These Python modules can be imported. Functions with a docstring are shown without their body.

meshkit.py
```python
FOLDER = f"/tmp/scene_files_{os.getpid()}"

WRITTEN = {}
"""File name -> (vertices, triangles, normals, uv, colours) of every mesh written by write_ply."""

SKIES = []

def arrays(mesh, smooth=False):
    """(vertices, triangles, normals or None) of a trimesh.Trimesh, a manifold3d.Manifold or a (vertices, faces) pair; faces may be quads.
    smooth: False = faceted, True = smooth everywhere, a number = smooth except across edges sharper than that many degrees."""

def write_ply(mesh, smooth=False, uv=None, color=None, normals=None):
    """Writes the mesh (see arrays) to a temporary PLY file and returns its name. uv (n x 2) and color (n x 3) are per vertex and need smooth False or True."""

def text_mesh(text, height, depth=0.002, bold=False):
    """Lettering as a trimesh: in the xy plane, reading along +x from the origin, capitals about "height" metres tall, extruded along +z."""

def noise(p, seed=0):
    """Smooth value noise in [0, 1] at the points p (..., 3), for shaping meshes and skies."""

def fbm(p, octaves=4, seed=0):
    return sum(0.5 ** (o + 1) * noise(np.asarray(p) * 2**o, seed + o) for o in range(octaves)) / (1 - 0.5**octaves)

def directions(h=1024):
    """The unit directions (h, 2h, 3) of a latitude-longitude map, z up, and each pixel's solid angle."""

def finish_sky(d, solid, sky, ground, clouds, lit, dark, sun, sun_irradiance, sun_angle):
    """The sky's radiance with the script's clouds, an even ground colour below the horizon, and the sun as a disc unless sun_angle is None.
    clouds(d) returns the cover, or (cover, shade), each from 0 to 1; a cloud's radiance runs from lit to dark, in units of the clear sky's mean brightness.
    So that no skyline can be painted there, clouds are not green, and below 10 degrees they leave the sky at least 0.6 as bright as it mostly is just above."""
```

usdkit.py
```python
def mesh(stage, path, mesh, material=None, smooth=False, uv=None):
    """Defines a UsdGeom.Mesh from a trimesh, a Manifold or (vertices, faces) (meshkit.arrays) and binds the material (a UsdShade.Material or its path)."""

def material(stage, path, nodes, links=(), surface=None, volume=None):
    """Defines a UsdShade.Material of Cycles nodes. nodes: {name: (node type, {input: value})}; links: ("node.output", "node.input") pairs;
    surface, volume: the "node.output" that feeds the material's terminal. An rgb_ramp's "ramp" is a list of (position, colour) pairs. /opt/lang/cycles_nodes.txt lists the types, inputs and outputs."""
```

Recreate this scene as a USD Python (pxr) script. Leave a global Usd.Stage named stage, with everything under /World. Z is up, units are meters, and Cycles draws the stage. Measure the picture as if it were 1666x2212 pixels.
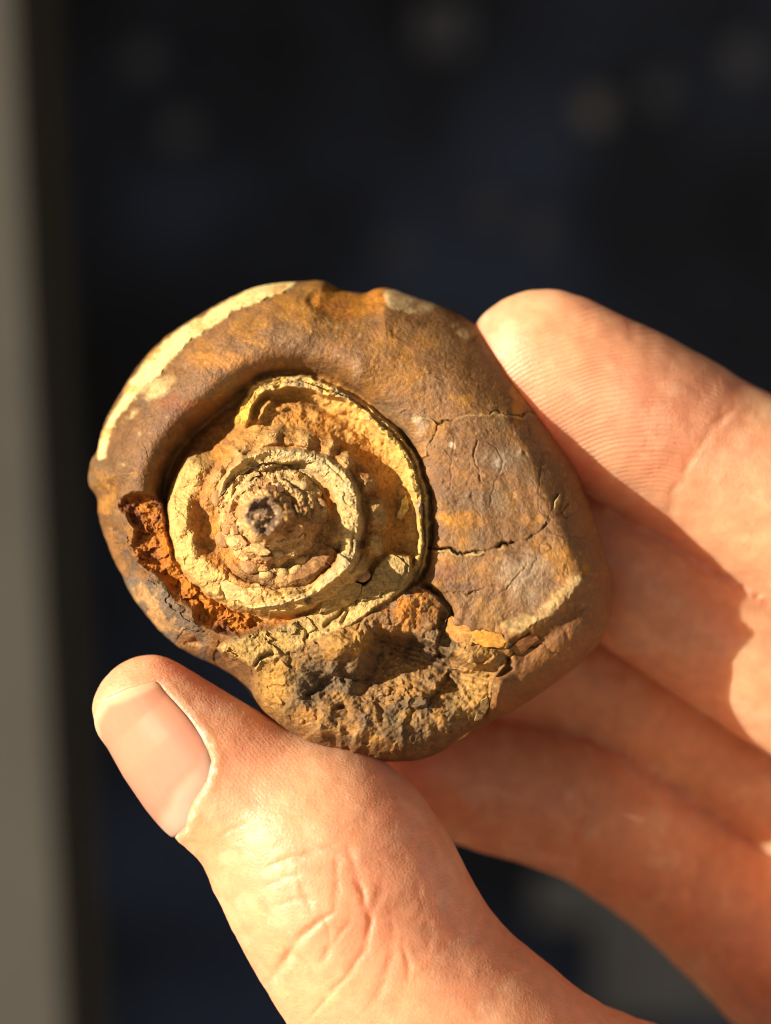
import math, time
import numpy as np
import usdkit, meshkit
from scipy.ndimage import map_coordinates, gaussian_filter
from pxr import Usd, UsdGeom, UsdLux, UsdShade, Sdf, Gf, Vt

T0 = time.time()
stage = Usd.Stage.CreateInMemory()
UsdGeom.SetStageUpAxis(stage, 'Z'); UsdGeom.SetStageMetersPerUnit(stage, 1.0)
UsdGeom.Xform.Define(stage, '/World'); UsdGeom.Scope.Define(stage, '/World/Looks')

# ---------------------------------------------------------------- camera, sky, sun, exposure
U = 0.046e-3                      # metres per drawing unit at the fossil
D = 0.200                         # camera to fossil plane
ZC = 1.30                         # height of the camera above the ground
FOCUS_Y = -0.0045
cam = UsdGeom.Camera.Define(stage, '/World/camera')
cam.AddTransformOp().Set(Gf.Matrix4d(1,0,0,0, 0,0,1,0, 0,-1,0,0, 0,-D,ZC,1))
cam.CreateFocalLengthAttr(50.0); cam.CreateHorizontalApertureAttr(50.0*1666*U/D)
cam.CreateFStopAttr(50.0/6.2); cam.CreateFocusDistanceAttr(D+FOCUS_Y)
cam.CreateClippingRangeAttr(Gf.Vec2f(0.02, 500.0))
cam.CreateExposureAttr(1.10)

S = np.array([-0.80, -0.55, 0.25]); S /= np.linalg.norm(S)         # towards the sun
sun_el, sun_rot = math.asin(S[2]), math.atan2(S[0], S[1])
sky = UsdLux.DomeLight.Define(stage, '/World/sky')
usdkit.material(stage, '/World/Looks/sky_air', {
    's': ('sky_texture', {'sky_type': 'single_scattering', 'sun_disc': False, 'sun_elevation': sun_el, 'sun_rotation': sun_rot, 'altitude': 100.0}),
    'b': ('background_shader', {'strength': 0.05})}, [('s.color', 'b.color')], surface='b.background')
UsdShade.MaterialBindingAPI.Apply(sky.GetPrim()).Bind(UsdShade.Material.Get(stage, '/World/Looks/sky_air'))
sun = UsdLux.DistantLight.Define(stage, '/World/sun')
sun.CreateIntensityAttr(1.25); sun.CreateAngleAttr(0.5); sun.CreateNormalizeAttr(True)
sun.CreateColorAttr(Gf.Vec3f(1.0, 0.87, 0.69))
zx = S; xx = np.cross([0,0,1.0], zx); xx /= np.linalg.norm(xx); yx = np.cross(zx, xx)
sun.AddTransformOp().Set(Gf.Matrix4d(*xx,0, *yx,0, *zx,0, 0,0,5,1))

# ---------------------------------------------------------------- helpers
def tag(prim, label=None, cat=None, group=None, kind=None):
    p = prim.GetPrim() if hasattr(prim, 'GetPrim') else prim
    for k, v in (('label', label), ('category', cat), ('group', group), ('kind', kind)):
        if v: p.SetCustomDataByKey(k, v)
    return p

USED = {}
def numbered(path):
    n = USED.get(path, 0); USED[path] = n+1
    return path if n == 0 else f'{path}_{n:03d}'

def emit(path, v, f, mat, normals=None, smooth=False, col=None, scal=None):
    """One Mesh prim with per-vertex colour ('albedo') and scalars."""
    path = numbered(path)
    if normals is None and smooth:
        v, f, normals = meshkit.arrays((v, f), smooth)
    m = UsdGeom.Mesh.Define(stage, path)
    m.CreatePointsAttr(Vt.Vec3fArray.FromNumpy(np.ascontiguousarray(v, np.float32)))
    m.CreateFaceVertexCountsAttr(Vt.IntArray.FromNumpy(np.full(len(f), 3, np.int32)))
    m.CreateFaceVertexIndicesAttr(Vt.IntArray.FromNumpy(np.ascontiguousarray(f, np.int32).ravel()))
    m.CreateSubdivisionSchemeAttr('none')
    if normals is not None:
        m.CreateNormalsAttr(Vt.Vec3fArray.FromNumpy(np.ascontiguousarray(normals, np.float32))); m.SetNormalsInterpolation('vertex')
    api = UsdGeom.PrimvarsAPI(m)
    if col is not None:
        api.CreatePrimvar('albedo', Sdf.ValueTypeNames.Color3fArray, 'vertex').Set(Vt.Vec3fArray.FromNumpy(np.ascontiguousarray(col, np.float32)))
    for k, a in (scal or {}).items():
        api.CreatePrimvar(k, Sdf.ValueTypeNames.FloatArray, 'vertex').Set(Vt.FloatArray.FromNumpy(np.ascontiguousarray(a, np.float32)))
    UsdShade.MaterialBindingAPI.Apply(m.GetPrim()).Bind(mat)
    return m

def P(px, py, y):
    """Drawing coordinates and depth (metres, away from the camera) to the world."""
    px, py, y = np.broadcast_arrays(np.asarray(px, float), np.asarray(py, float), np.asarray(y, float))
    k = U*(D+y)/D
    return np.stack([(px-833.0)*k, y, ZC+(1106.0-py)*k], -1)

def lin(c):
    c = np.asarray(c, float)/255
    return np.where(c <= 0.04045, c/12.92, ((c+0.055)/1.055)**2.4)
def C(r, g, b, k=0.62): return lin((r, g, b))*k
def ss(a, b, x):
    t = np.clip((x-a)/(b-a), 0, 1); return t*t*(3-2*t)
def cr(pts, closed=False, n=7):
    """Catmull-Rom through the points."""
    p = np.asarray(pts, float)
    q = np.vstack([p[-1:], p, p[:2]]) if closed else np.vstack([2*p[:1]-p[1:2], p, 2*p[-1:]-p[-2:-1]])
    out = []
    for i in range(len(q)-3):
        a, b, c, d = q[i:i+4]
        for t in np.arange(n)/n:
            out.append(0.5*((2*b)+(c-a)*t+(2*a-5*b+4*c-d)*t*t+(3*b-a-3*c+d)*t**3))
    if not closed: out.append(p[-1])
    return np.array(out)
def sdpoly(pts, X, Y):
    """Signed distance to a closed polygon, negative inside."""
    p = np.asarray(pts, float); d = np.full(X.shape, 1e9, np.float32); ins = np.zeros(X.shape, bool)
    for (ax, ay), (bx, by) in zip(p, np.roll(p, -1, 0)):
        ex, ey = bx-ax, by-ay; wx, wy = X-ax, Y-ay
        t = np.clip((wx*ex+wy*ey)/max(ex*ex+ey*ey, 1e-9), 0, 1)
        d = np.minimum(d, (wx-ex*t)**2+(wy-ey*t)**2)
        c = (ay > Y) != (by > Y)
        if ey != 0: ins ^= c & (wx < ex*wy/ey)
    return np.where(ins, -np.sqrt(d), np.sqrt(d))
def pline(pts, X, Y):
    """Distance, side (+ to the right of travel as drawn) and fraction along."""
    p = np.asarray(pts, float); L = np.r_[0, np.cumsum(np.hypot(*np.diff(p, axis=0).T))]
    d = np.full(X.shape, 1e18, np.float32); sd = np.zeros(X.shape, np.float32); fr = np.zeros(X.shape, np.float32)
    for i in range(len(p)-1):
        ax, ay = p[i]; ex, ey = p[i+1]-p[i]; wx, wy = X-ax, Y-ay
        t = np.clip((wx*ex+wy*ey)/max(ex*ex+ey*ey, 1e-9), 0, 1)
        q = (wx-ex*t)**2+(wy-ey*t)**2; m = q < d
        d = np.where(m, q, d); sd = np.where(m, np.sign(ex*wy-ey*wx), sd); fr = np.where(m, (L[i]+t*(L[i+1]-L[i]))/L[-1], fr)
    return np.sqrt(d), sd, fr
_TAB = np.random.default_rng(77).random((64, 256, 256)).astype(np.float32)
def fb(X, Y, wl, o=3, seed=0):
    """Fractal value noise in -1..1 of wavelength wl."""
    X = np.asarray(X, np.float32)/np.float32(wl)+np.float32(seed*3.37+40.1); Y = np.asarray(Y, np.float32)/np.float32(wl)+np.float32(seed*1.91+80.7)
    out = 0.0; amp = 1.0; tot = 0.0
    for k in range(o):
        tab = _TAB[(seed*7+k*13) % 64].ravel()
        fx = np.floor(X); fy_ = np.floor(Y); tx = X-fx; ty = Y-fy_
        tx = tx*tx*(3-2*tx); ty = ty*ty*(3-2*ty)
        ix = fx.astype(np.int32) & 255; iy = (fy_.astype(np.int32) & 255)*256; ix1 = (ix+1) & 255; iy1 = (iy+256) & 65535
        v0 = tab[iy+ix]; v0 = v0+(tab[iy+ix1]-v0)*tx
        v1 = tab[iy1+ix]; v1 = v1+(tab[iy1+ix1]-v1)*tx
        out = out+amp*(v0+(v1-v0)*ty); tot += amp; amp *= 0.5
        X = X*2.03+1.7; Y = Y*2.03+9.2
    return 2*out/tot-1

# ---------------------------------------------------------------- materials
def rock_mat(name, rough, bump, fine=2600.0, var=0.5, spec=0.35):
    return usdkit.material(stage, '/World/Looks/'+name, {
        'a': ('attribute', {'attribute': 'albedo'}), 'g': ('geometry', {}),
        'n1': ('noise_texture', {'scale': fine, 'detail': 6.0, 'roughness': 0.65}),
        'n2': ('noise_texture', {'scale': 700.0, 'detail': 5.0, 'roughness': 0.6}),
        'r1': ('map_range', {'from_min': 0.3, 'from_max': 0.7, 'to_min': 1-var, 'to_max': 1+var}),
        'r2': ('map_range', {'from_min': 0.3, 'from_max': 0.7, 'to_min': 1-var*0.6, 'to_max': 1+var*0.6}),
        'mm': ('math', {'math_type': 'multiply'}),
        'vm': ('vector_math', {'math_type': 'scale'}),
        'ba': ('math', {'math_type': 'multiply_add', 'value2': 0.6}),
        'bu': ('bump', {'strength': bump, 'distance': 0.00025}),
        'rr': ('map_range', {'from_min': 0.3, 'from_max': 0.7, 'to_min': rough-0.12, 'to_max': min(rough+0.15, 1.0)}),
        'p': ('principled_bsdf', {'specular_ior_level': spec})},
        [('g.position', 'n1.vector'), ('g.position', 'n2.vector'), ('n1.fac', 'r1.value'), ('n2.fac', 'r2.value'),
         ('r1.result', 'mm.value1'), ('r2.result', 'mm.value2'), ('a.color', 'vm.vector1'), ('mm.value', 'vm.scale'), ('vm.vector', 'p.base_color'),
         ('n2.fac', 'ba.value1'), ('n1.fac', 'ba.value3'), ('ba.value', 'bu.height'), ('bu.normal', 'p.normal'), ('n2.fac', 'rr.value'), ('rr.result', 'p.roughness')],
        surface='p.BSDF')
M_smooth = rock_mat('worn_ironstone', 0.52, 0.55, 3000.0, 0.28, 0.30)
M_rough = rock_mat('crumbly_rock', 0.85, 0.75, 2600.0, 0.38, 0.2)
M_chalk = rock_mat('chalky_shell', 0.85, 0.5, 2800.0, 0.26, 0.2)

def plain(name, color, rough=0.7, var=0.2, scale=30.0, spec=0.3):
    c = np.asarray(color, float)
    return usdkit.material(stage, '/World/Looks/'+name, {
        'g': ('geometry', {}), 'n': ('noise_texture', {'scale': scale, 'detail': 5.0, 'roughness': 0.6}),
        'r': ('rgb_ramp', {'ramp': [(0.3, tuple(c*(1-var))), (0.7, tuple(c*(1+var)))]}),
        'bu': ('bump', {'strength': 0.3, 'distance': 0.002}),
        'p': ('principled_bsdf', {'roughness': rough, 'specular_ior_level': spec})},
        [('g.position', 'n.vector'), ('n.fac', 'r.fac'), ('r.color', 'p.base_color'), ('n.fac', 'bu.height'), ('bu.normal', 'p.normal')], surface='p.BSDF')

# ---------------------------------------------------------------- background: dark wall in the shade of a pale doorway wall
def box(x0, x1, y0, y1, z0, z1, b=0.004):
    """A box with bevelled edges."""
    import trimesh
    pts = []
    for sx in (0, 1):
        for sy in (0, 1):
            for sz in (0, 1):
                c = np.array([(x0, x1)[sx], (y0, y1)[sy], (z0, z1)[sz]]); s = np.array([1-2*sx, 1-2*sy, 1-2*sz])*b
                for k in range(3):
                    q = c+s; q[k] = c[k]; pts.append(q)
    h = trimesh.convex.convex_hull(np.array(pts)); return h.vertices, h.faces

WALL_Y = 1.30
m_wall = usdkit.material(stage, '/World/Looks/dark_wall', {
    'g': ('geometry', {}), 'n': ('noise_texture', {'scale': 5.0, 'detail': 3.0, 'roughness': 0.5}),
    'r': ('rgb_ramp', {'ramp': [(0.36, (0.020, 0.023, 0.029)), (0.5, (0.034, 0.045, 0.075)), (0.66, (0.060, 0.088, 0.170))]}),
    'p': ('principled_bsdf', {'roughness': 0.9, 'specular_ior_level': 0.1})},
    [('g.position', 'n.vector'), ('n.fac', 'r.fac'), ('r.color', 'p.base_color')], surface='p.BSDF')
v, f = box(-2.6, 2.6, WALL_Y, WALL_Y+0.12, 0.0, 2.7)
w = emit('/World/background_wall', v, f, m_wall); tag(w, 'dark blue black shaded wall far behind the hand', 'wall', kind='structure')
m_fleck = plain('pale_fleck', (0.20, 0.21, 0.225), 0.9, 0.15)
m_fleck2 = plain('blue_fleck', (0.105, 0.120, 0.165), 0.9, 0.15)
kb = (D+WALL_Y)/D
for px, py, hw, hh, mt in ((1280, 240, 34, 38, m_fleck), (1418, 205, 34, 34, m_fleck2), (1052, 450, 36, 36, m_fleck2), (1160, 500, 30, 40, m_fleck2), (860, 545, 40, 30, m_fleck2),
                           (310, 130, 36, 34, m_fleck2), (392, 285, 40, 34, m_fleck2), (1450, 2050, 170, 150, m_fleck), (1220, 1930, 70, 60, m_fleck), (1600, 130, 40, 44, m_fleck2), (950, 60, 60, 60, m_fleck2)):
    c = P(px, py, WALL_Y); hw, hh = hw*U*kb, hh*U*kb
    v, f = box(c[0]-hw, c[0]+hw, WALL_Y-0.012, WALL_Y-0.002, c[2]-hh, c[2]+hh, 0.005)
    emit('/World/background_wall/patch', v, f, mt)

m_post = plain('taupe_plaster', (0.043, 0.041, 0.036), 0.85, 0.10, 12.0)
m_trim = plain('taupe_trim', (0.036, 0.032, 0.025), 0.8, 0.10, 12.0)
PY = 0.46
def leaning(v, lean=0.050):                      # the photographed edge leans a few degrees
    v = np.array(v, float); v[:, 0] -= (v[:, 2]-ZC)*lean; return v
e0 = P(92, 1106, PY)[0]; e1 = P(152, 1106, PY)[0]
v, f = box(-1.9, e0, PY, PY+0.03, 0.0, 2.7, 0.002); post = UsdGeom.Xform.Define(stage, '/World/doorway_wall')
tag(post, 'blurred taupe plaster wall edge standing upright along the left side', 'wall', kind='structure')
emit('/World/doorway_wall/plaster', leaning(v), f, m_post)
v, f = box(e0+0.0005, e1, PY+0.010, PY+0.028, 0.0, 2.7, 0.002)
emit('/World/doorway_wall/trim', leaning(v), f, m_trim)
m_gr = plain('ground_concrete', (0.50, 0.38, 0.28), 0.9, 0.15, 6.0)
v = np.array([[-60, -60, 0], [60, -60, 0], [60, PY-0.02, 0], [-60, PY-0.02, 0]], float)
g = emit('/World/ground', v, np.array([[0, 1, 2], [0, 2, 3]]), m_gr); tag(g, 'plain concrete ground below the hand', 'ground', kind='structure')

m_eave = plain('eave_boards', (0.16, 0.12, 0.085), 0.8, 0.2, 8.0)
v, f = box(-1.75, 3.2, -2.3, WALL_Y+0.2, 2.42, 2.56, 0.01)
e_ = emit('/World/porch_ceiling', v, f, m_eave); tag(e_, 'brown boarded porch ceiling above the hand', 'ceiling', kind='structure')

# ================================================================ FOSSIL SNAIL
RNG = np.random.default_rng(5)
OUT = [(625,610),(665,607),(700,607),(728,622),(760,631),(790,634),(815,623),(850,625),(905,645),(970,668),(1030,705),(1075,748),(1112,795),(1160,868),(1203,945),(1240,1008),
       (1265,1068),(1285,1128),(1300,1180),(1316,1230),(1323,1285),(1317,1340),(1300,1382),(1265,1422),(1210,1468),(1150,1510),(1080,1550),(1000,1595),(930,1635),(850,1646),(760,1638),
       (690,1622),(625,1590),(572,1545),(535,1490),(490,1450),(425,1418),(380,1393),(330,1345),(288,1290),(263,1240),(234,1180),(214,1120),(210,1075),(192,1045),(195,1000),(212,970),
       (224,920),(254,860),(298,792),(350,735),(418,688),(500,642),(560,618)]
OC = cr(OUT, True, 4)
KX0, KY0, ST = 150.0, 570.0, 2.0
gx = KX0+ST*np.arange(611); gy = KY0+ST*np.arange(556)
X0, Y0 = np.meshgrid(gx, gy)
X0 = X0.astype(np.float32); Y0 = Y0.astype(np.float32)
n1x, n1y = fb(X0, Y0, 60, 3, 1), fb(X0, Y0, 60, 3, 2)
n2x, n2y = fb(X0, Y0, 14, 2, 3), fb(X0, Y0, 14, 2, 4)
X = X0+6*n1x+3.0*n2x; Y = Y0+6*n1y+3.0*n2y          # warped: ragged edges
XS = X0+4*n1x; YS = Y0+4*n1y                        # gently warped
d = -sdpoly(OC, X0, Y0)

# --- the main lines
KORE = cr([(360,1075),(368,1022),(393,972),(434,926),(479,888),(528,850),(580,818),(640,802),(705,812),(775,850),(838,902),(890,965),(914,1030),(925,1100),(927,1170),(918,1235),(893,1275),
           (830,1305),(745,1340),(650,1354),(545,1349),(472,1322),(412,1282),(376,1222),(356,1150)], True, 4)
sK = sdpoly(KORE, XS, YS)
cx, cy = 610.0, 1110.0
ang = np.arctan2(Y0-cy, X0-cx)                       # 0 right, pi/2 down
rr = np.hypot(X0-cx, Y0-cy)
def aw(a0, wdt): return np.exp(-(((ang-a0+np.pi) % (2*np.pi)-np.pi)/wdt)**2)

from scipy.spatial import cKDTree
def facets(n, slope, seed, jag=6):
    r_ = np.random.default_rng(seed); c = np.c_[r_.uniform(KX0, KX0+1222, n), r_.uniform(KY0, KY0+1112, n)]
    xy = np.c_[(X0+jag*n2x).ravel(), (Y0+jag*n2y).ravel()]; i = cKDTree(c).query(xy)[1]
    g = r_.normal(0, slope, (n, 2)); o = r_.normal(0, slope*12, n)
    return ((xy-c[i])*g[i]).sum(1).reshape(X0.shape)+o[i].reshape(X0.shape)
# --- body whorl with its rolled rim
w_ = 175+55*aw(np.radians(-130), .9)+30*aw(np.radians(150), .6)-58*aw(np.radians(5), .8)-75*aw(np.radians(42), .4)
q = 1-np.clip(d/w_, 0, 1)
T = 215.0
E = T*(np.maximum(1-q**2.3, 0)**(1/2.3)-1)
qq = np.clip(d/np.maximum(d+np.maximum(sK, 0), 1), 0, 1)
B = E+34*np.sin(np.pi*qq**1.15)*(1-.92*aw(np.radians(10), 1.0))+.05*(X0-925)*aw(np.radians(0), .9)
wul = np.clip(aw(np.radians(-132), .80)+.8*aw(np.radians(178), .35), 0, 1)
s0 = np.maximum(sK, 0)
B = B-wul*124*np.exp(-(s0/27)**1.8)-16*np.exp(-(s0/20)**2)*(1-wul)
B = B+7*fb(X0, Y0, 170, 2, 11)+2.2*fb(X0, Y0, 60, 4, 12)+1.2*fb(X0, Y0, 13, 3, 13)
# flat facets where the smooth body turns towards the right hand rim
fd, fs, ff = pline(cr([(1092,905),(1130,960),(1165,1040),(1195,1120),(1235,1200),(1262,1256)]), XS, YS)
B += 5*np.exp(-(fd/16)**2)-10*np.exp(-fd/40)*(fs < 0)*0
fd2, fs2, _ = pline([(1262,1256),(1205,1308),(1150,1350),(1098,1378),(1085,1440),(1060,1520)], X, Y)
ridge = np.exp(-(fd2/20)**2)*(Y0 > 1235)
B += 12*ridge*(X0 > 1070)
low = ss(0, 46, fd2)*(fs2 < 0)*(X0 > 1060)*(Y0 > 1240)
B -= 20*low
# --- core: cone of earlier whorls
core = -92-44*aw(np.radians(-128), .5)*ss(-85, -25, sK)+96*ss(345, 110, rr)+56*aw(np.radians(8), .85)
m = ss(-16, 10, sK)
H = B*m+core*(1-m)

# outer pale whorl (left and bottom): rounded ledge with a cliff outside
W1 = cr([(424,956),(392,1006),(365,1070),(361,1130),(372,1182),(393,1236),(438,1277),(490,1309),(552,1327),(622,1327),(690,1308),(748,1276),(792,1240),(812,1190)])
d1, s1, f1 = pline(W1, X, Y)
in1 = np.where(s1 < 0, d1, -d1)                       # inside = left of travel
r1 = np.hypot(X0-600, Y0-1130)
end1 = ss(0.0, .06, f1)*ss(1.0, .90, f1)
led = ss(-7, 12, in1)*np.exp(-(np.maximum(in1-38, 0)/np.interp(f1, [0, .35, .55], [24, 28, 40]))**2)*end1*(d1 < 140)
H = H+led*(56+10*np.sin(f1*9))
mw1 = led > .35
rim1 = np.exp(-((in1-9)/9)**2)*end1*ss(.30, .45, f1)
# small breaks across the ledge
for a, dep, wd in ((.14, 30, .035), (.52, 12, .015), (.30, 8, .012), (.71, 10, .010)):
    H -= dep*np.exp(-((f1-a+.0006*in1)/wd)**2)*led
# terrace inside the ledge (second pale step at the bottom)
TER = cr([(455,1245),(500,1262),(560,1275),(620,1280),(660,1272),(700,1250),(728,1222)])
dt, st_, ft = pline(TER, X, Y)
H += 15*ss(-6, 9, np.where(st_ < 0, dt, -dt))*np.exp(-(dt/60)**2)*ss(0, .12, ft)*ss(1, .85, ft)

# flange (right): thin raised wall
W2 = cr([(517,928),(528,885),(553,846),(598,826),(655,826),(712,842),(772,874),(828,918),(872,968),(899,1028),(911,1098),(912,1168),(904,1226),(882,1262)])
d2, s2, f2 = pline(W2, X, Y)
in2 = np.where(s2 > 0, d2, -d2)
e2 = ss(0, .04, f2)*ss(1, .95, f2)
wid = 16+5*np.sin(f2*11)+5*n1x+4*fb(X0, Y0, 18, 2, 21)
fl = np.exp(-(np.maximum(np.abs(in2)-wid*.55, 0)/6)**2)*e2
H += fl*(48+12*fb(X0, Y0, 24, 3, 20))*(1-.25*ss(.5, .9, f2))
inner2 = np.exp(-(np.maximum(in2, 0)/48)**2)*(in2 > 0)*e2
H += 16*inner2-22*np.exp(-((in2-52)/24)**2)*e2*ss(.15, .3, f2)
H -= 9*np.exp(-((in2+2+4*n1y)/2.8)**2)*e2*ss(-.3, .1, fb(X0, Y0, 50, 2, 22))
gap2 = np.exp(-((in2+17)/5)**2)*ss(.50, .62, f2)*e2
H -= 26*gap2
# second leaf of the flange at its start
W2b = cr([(560,905),(572,880),(585,868)]); db, _, _ = pline(W2b, X, Y)
H += 24*np.exp(-(db/6)**2)
d2c, s2c, f2c = pline(cr([(575,868),(640,858),(700,878),(745,902),(775,930)]), X, Y)
H -= 20*np.exp(-(d2c/11)**2)*ss(0, .1, f2c)*ss(1, .8, f2c)
H += 10*np.exp(-((d2c-18)/9)**2)*(s2c > 0)

# inner ring and the beads outside it
W3 = cr([(486,1120),(486,1078),(500,1036),(532,1004),(582,986),(640,988),(692,1004),(730,1034),(752,1076),(760,1122),(757,1166),(752,1196),(734,1232),(696,1262),(651,1288),(595,1305),(545,1311),(505,1306)])
d3, s3, f3 = pline(W3, X, Y)
in3 = np.where(s3 > 0, d3, -d3)
e3 = ss(0, .07, f3)*ss(1, .90, f3)
rw = np.interp(f3, [0, .1, .3, .42, .62, .70, .78, 1], [15, 15, 17, 25, 25, 14, 6, 4])
ring = np.exp(-(np.maximum(np.abs(in3)-rw*.62, 0)/(rw*.42))**2)*e3
rh = np.interp(f3, [0, .3, .5, .68, .78, 1], [30, 34, 36, 30, 20, 15])
H += rh*ring*(1-.25*np.clip(in3/rw, -1, 1))+14*np.exp(-(in3/46)**2)*e3*(f3 < .7)
H -= 17*np.exp(-((in3+rw+5)/3.4)**2)*e3*(f3 < .68)*(.35+.65*ss(-.2, .4, fb(X0, Y0, 90, 2, 23)))       # crack outside the ring
H -= 9*np.exp(-((in3+rw*.35)/2.6)**2)*e3*ss(.34, .45, f3)*ss(.66, .6, f3)*ss(-.3, .2, fb(X0, Y0, 60, 2, 24))
d3b, s3b, f3b = pline(cr([(560,1022),(590,1014),(630,1004),(655,1002)]), X, Y)
H -= 24*np.exp(-(np.maximum(np.where(s3b > 0, d3b, d3b*3)-2, 0)/13)**2)
W4 = cr([(452,1120),(458,1072),(478,1026),(515,985),(556,958),(606,946),(664,953),(722,970),(764,1004),(800,1052),(818,1112),(814,1170),(800,1222)])
d4, s4, f4 = pline(W4, X, Y)
nb4 = fb(X0, Y0, 28, 2, 27)
e4 = ss(0, .06, f4)*ss(1, .95, f4)
bead = np.clip(.5+.42*np.sin(f4*62+4*n1x)+.35*nb4, 0, 1.1)
band4 = np.exp(-(np.maximum(d4-8, 0)/12)**2)*e4
H += band4*(16+24*bead)
# rough floor between ring and flange
floor_m = (1-m)*ss(8, 30, np.abs(in2))*ss(22, 40, d3)*(rr > 150)*(s4 < 0)*ss(10, 26, d4)*(1-ss(0, .3, led))
H += floor_m*(13*fb(X0, Y0, 40, 4, 25)+5*fb(X0, Y0, 12, 3, 26))

# flaky, layered relief of the chalky shell
chalk = np.clip(led+fl+ring+.6*band4, 0, 1)
H += chalk*(2.6*np.round(2.2*fb(X0, Y0, 34, 3, 28)+.3*n2x)+3.0*fb(X0, Y0, 11, 3, 29)+4*fb(X0, Y0, 26, 2, 37))
# crescent of an older coil between the spire and the thin ridge
W5 = cr([(500,1196),(522,1222),(558,1236),(600,1246),(652,1238),(694,1208),(714,1168),(716,1120)])
d5, s5, f5 = pline(W5, X, Y); in5 = np.where(s5 < 0, d5, -d5); e5 = ss(0, .15, f5)*ss(1, .8, f5)
H += e5*(24+6*fb(X0, Y0, 26, 3, 38))*np.exp(-(np.maximum(d5-9, 0)/9)**2)-e5*14*np.exp(-((d5-25)/3.5)**2)*(s5 > 0)
# spire: leaning knob with a broken top
n3a, n3b = fb(X0, Y0, 9, 2, 35), fb(X0, Y0, 9, 2, 36)
ax_, ay_ = 569.0, 1114.0
bx_, by_ = 592.0, 1118.0
t_ = np.zeros_like(X0)
XJ, YJ = X+3*n3a, Y+3*n3b
for k in range(5):                                    # leaning: the axis shifts with the height
    rho = np.hypot(XJ-(bx_+(ax_-bx_)*t_), YJ-(by_+(ay_-by_)*t_))
    hh = np.interp(rho, [0, 40, 47, 58, 72, 92, 100, 112, 124], [176, 172, 150, 108, 92, 66, 46, 16, 0])
    t_ = .5*t_+.5*hh/176
H = H+hh
spir = hh > 8
nz_s = fb(X0, Y0, 26, 2, 34)
spf = np.mod(rho/27.0+np.arctan2(Y-by_, X-bx_)/(2*np.pi)+.25*nz_s, 1.0)
H += np.where(spir & (rho > 46), 15*(ss(0, .7, spf)*ss(1.0, .9, spf)-.5), 0)
H += np.where(spir, 8*fb(X0, Y0, 24, 4, 30)+6*np.round(2.4*fb(X0, Y0, 17, 2, 31))/2, 0)
th = np.arctan2(Y-by_, X-bx_)
H += np.where(spir & (hh < 150), 0.0, 0)       # whorls round the spire
rt = np.hypot(X-ax_, Y-ay_)
tip = rt < 41
H -= 20*np.exp(-(np.hypot(X-582, Y-1093)/14)**2)+14*np.exp(-(np.hypot(X-594, Y-1104)/8)**2)+14*np.exp(-(np.hypot(X-584, Y-1128)/7)**2)+10*np.exp(-(np.hypot(X-552, Y-1098)/10)**2)
H += np.where(tip, 6*fb(X0, Y0*2.0, 14, 3, 32)-8*ss(41, 12, rt), 0)
H += 7*np.exp(-((rt-40)/5)**2)*ss(-.3, .3, fb(X0, Y0, 30, 2, 33))

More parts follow.
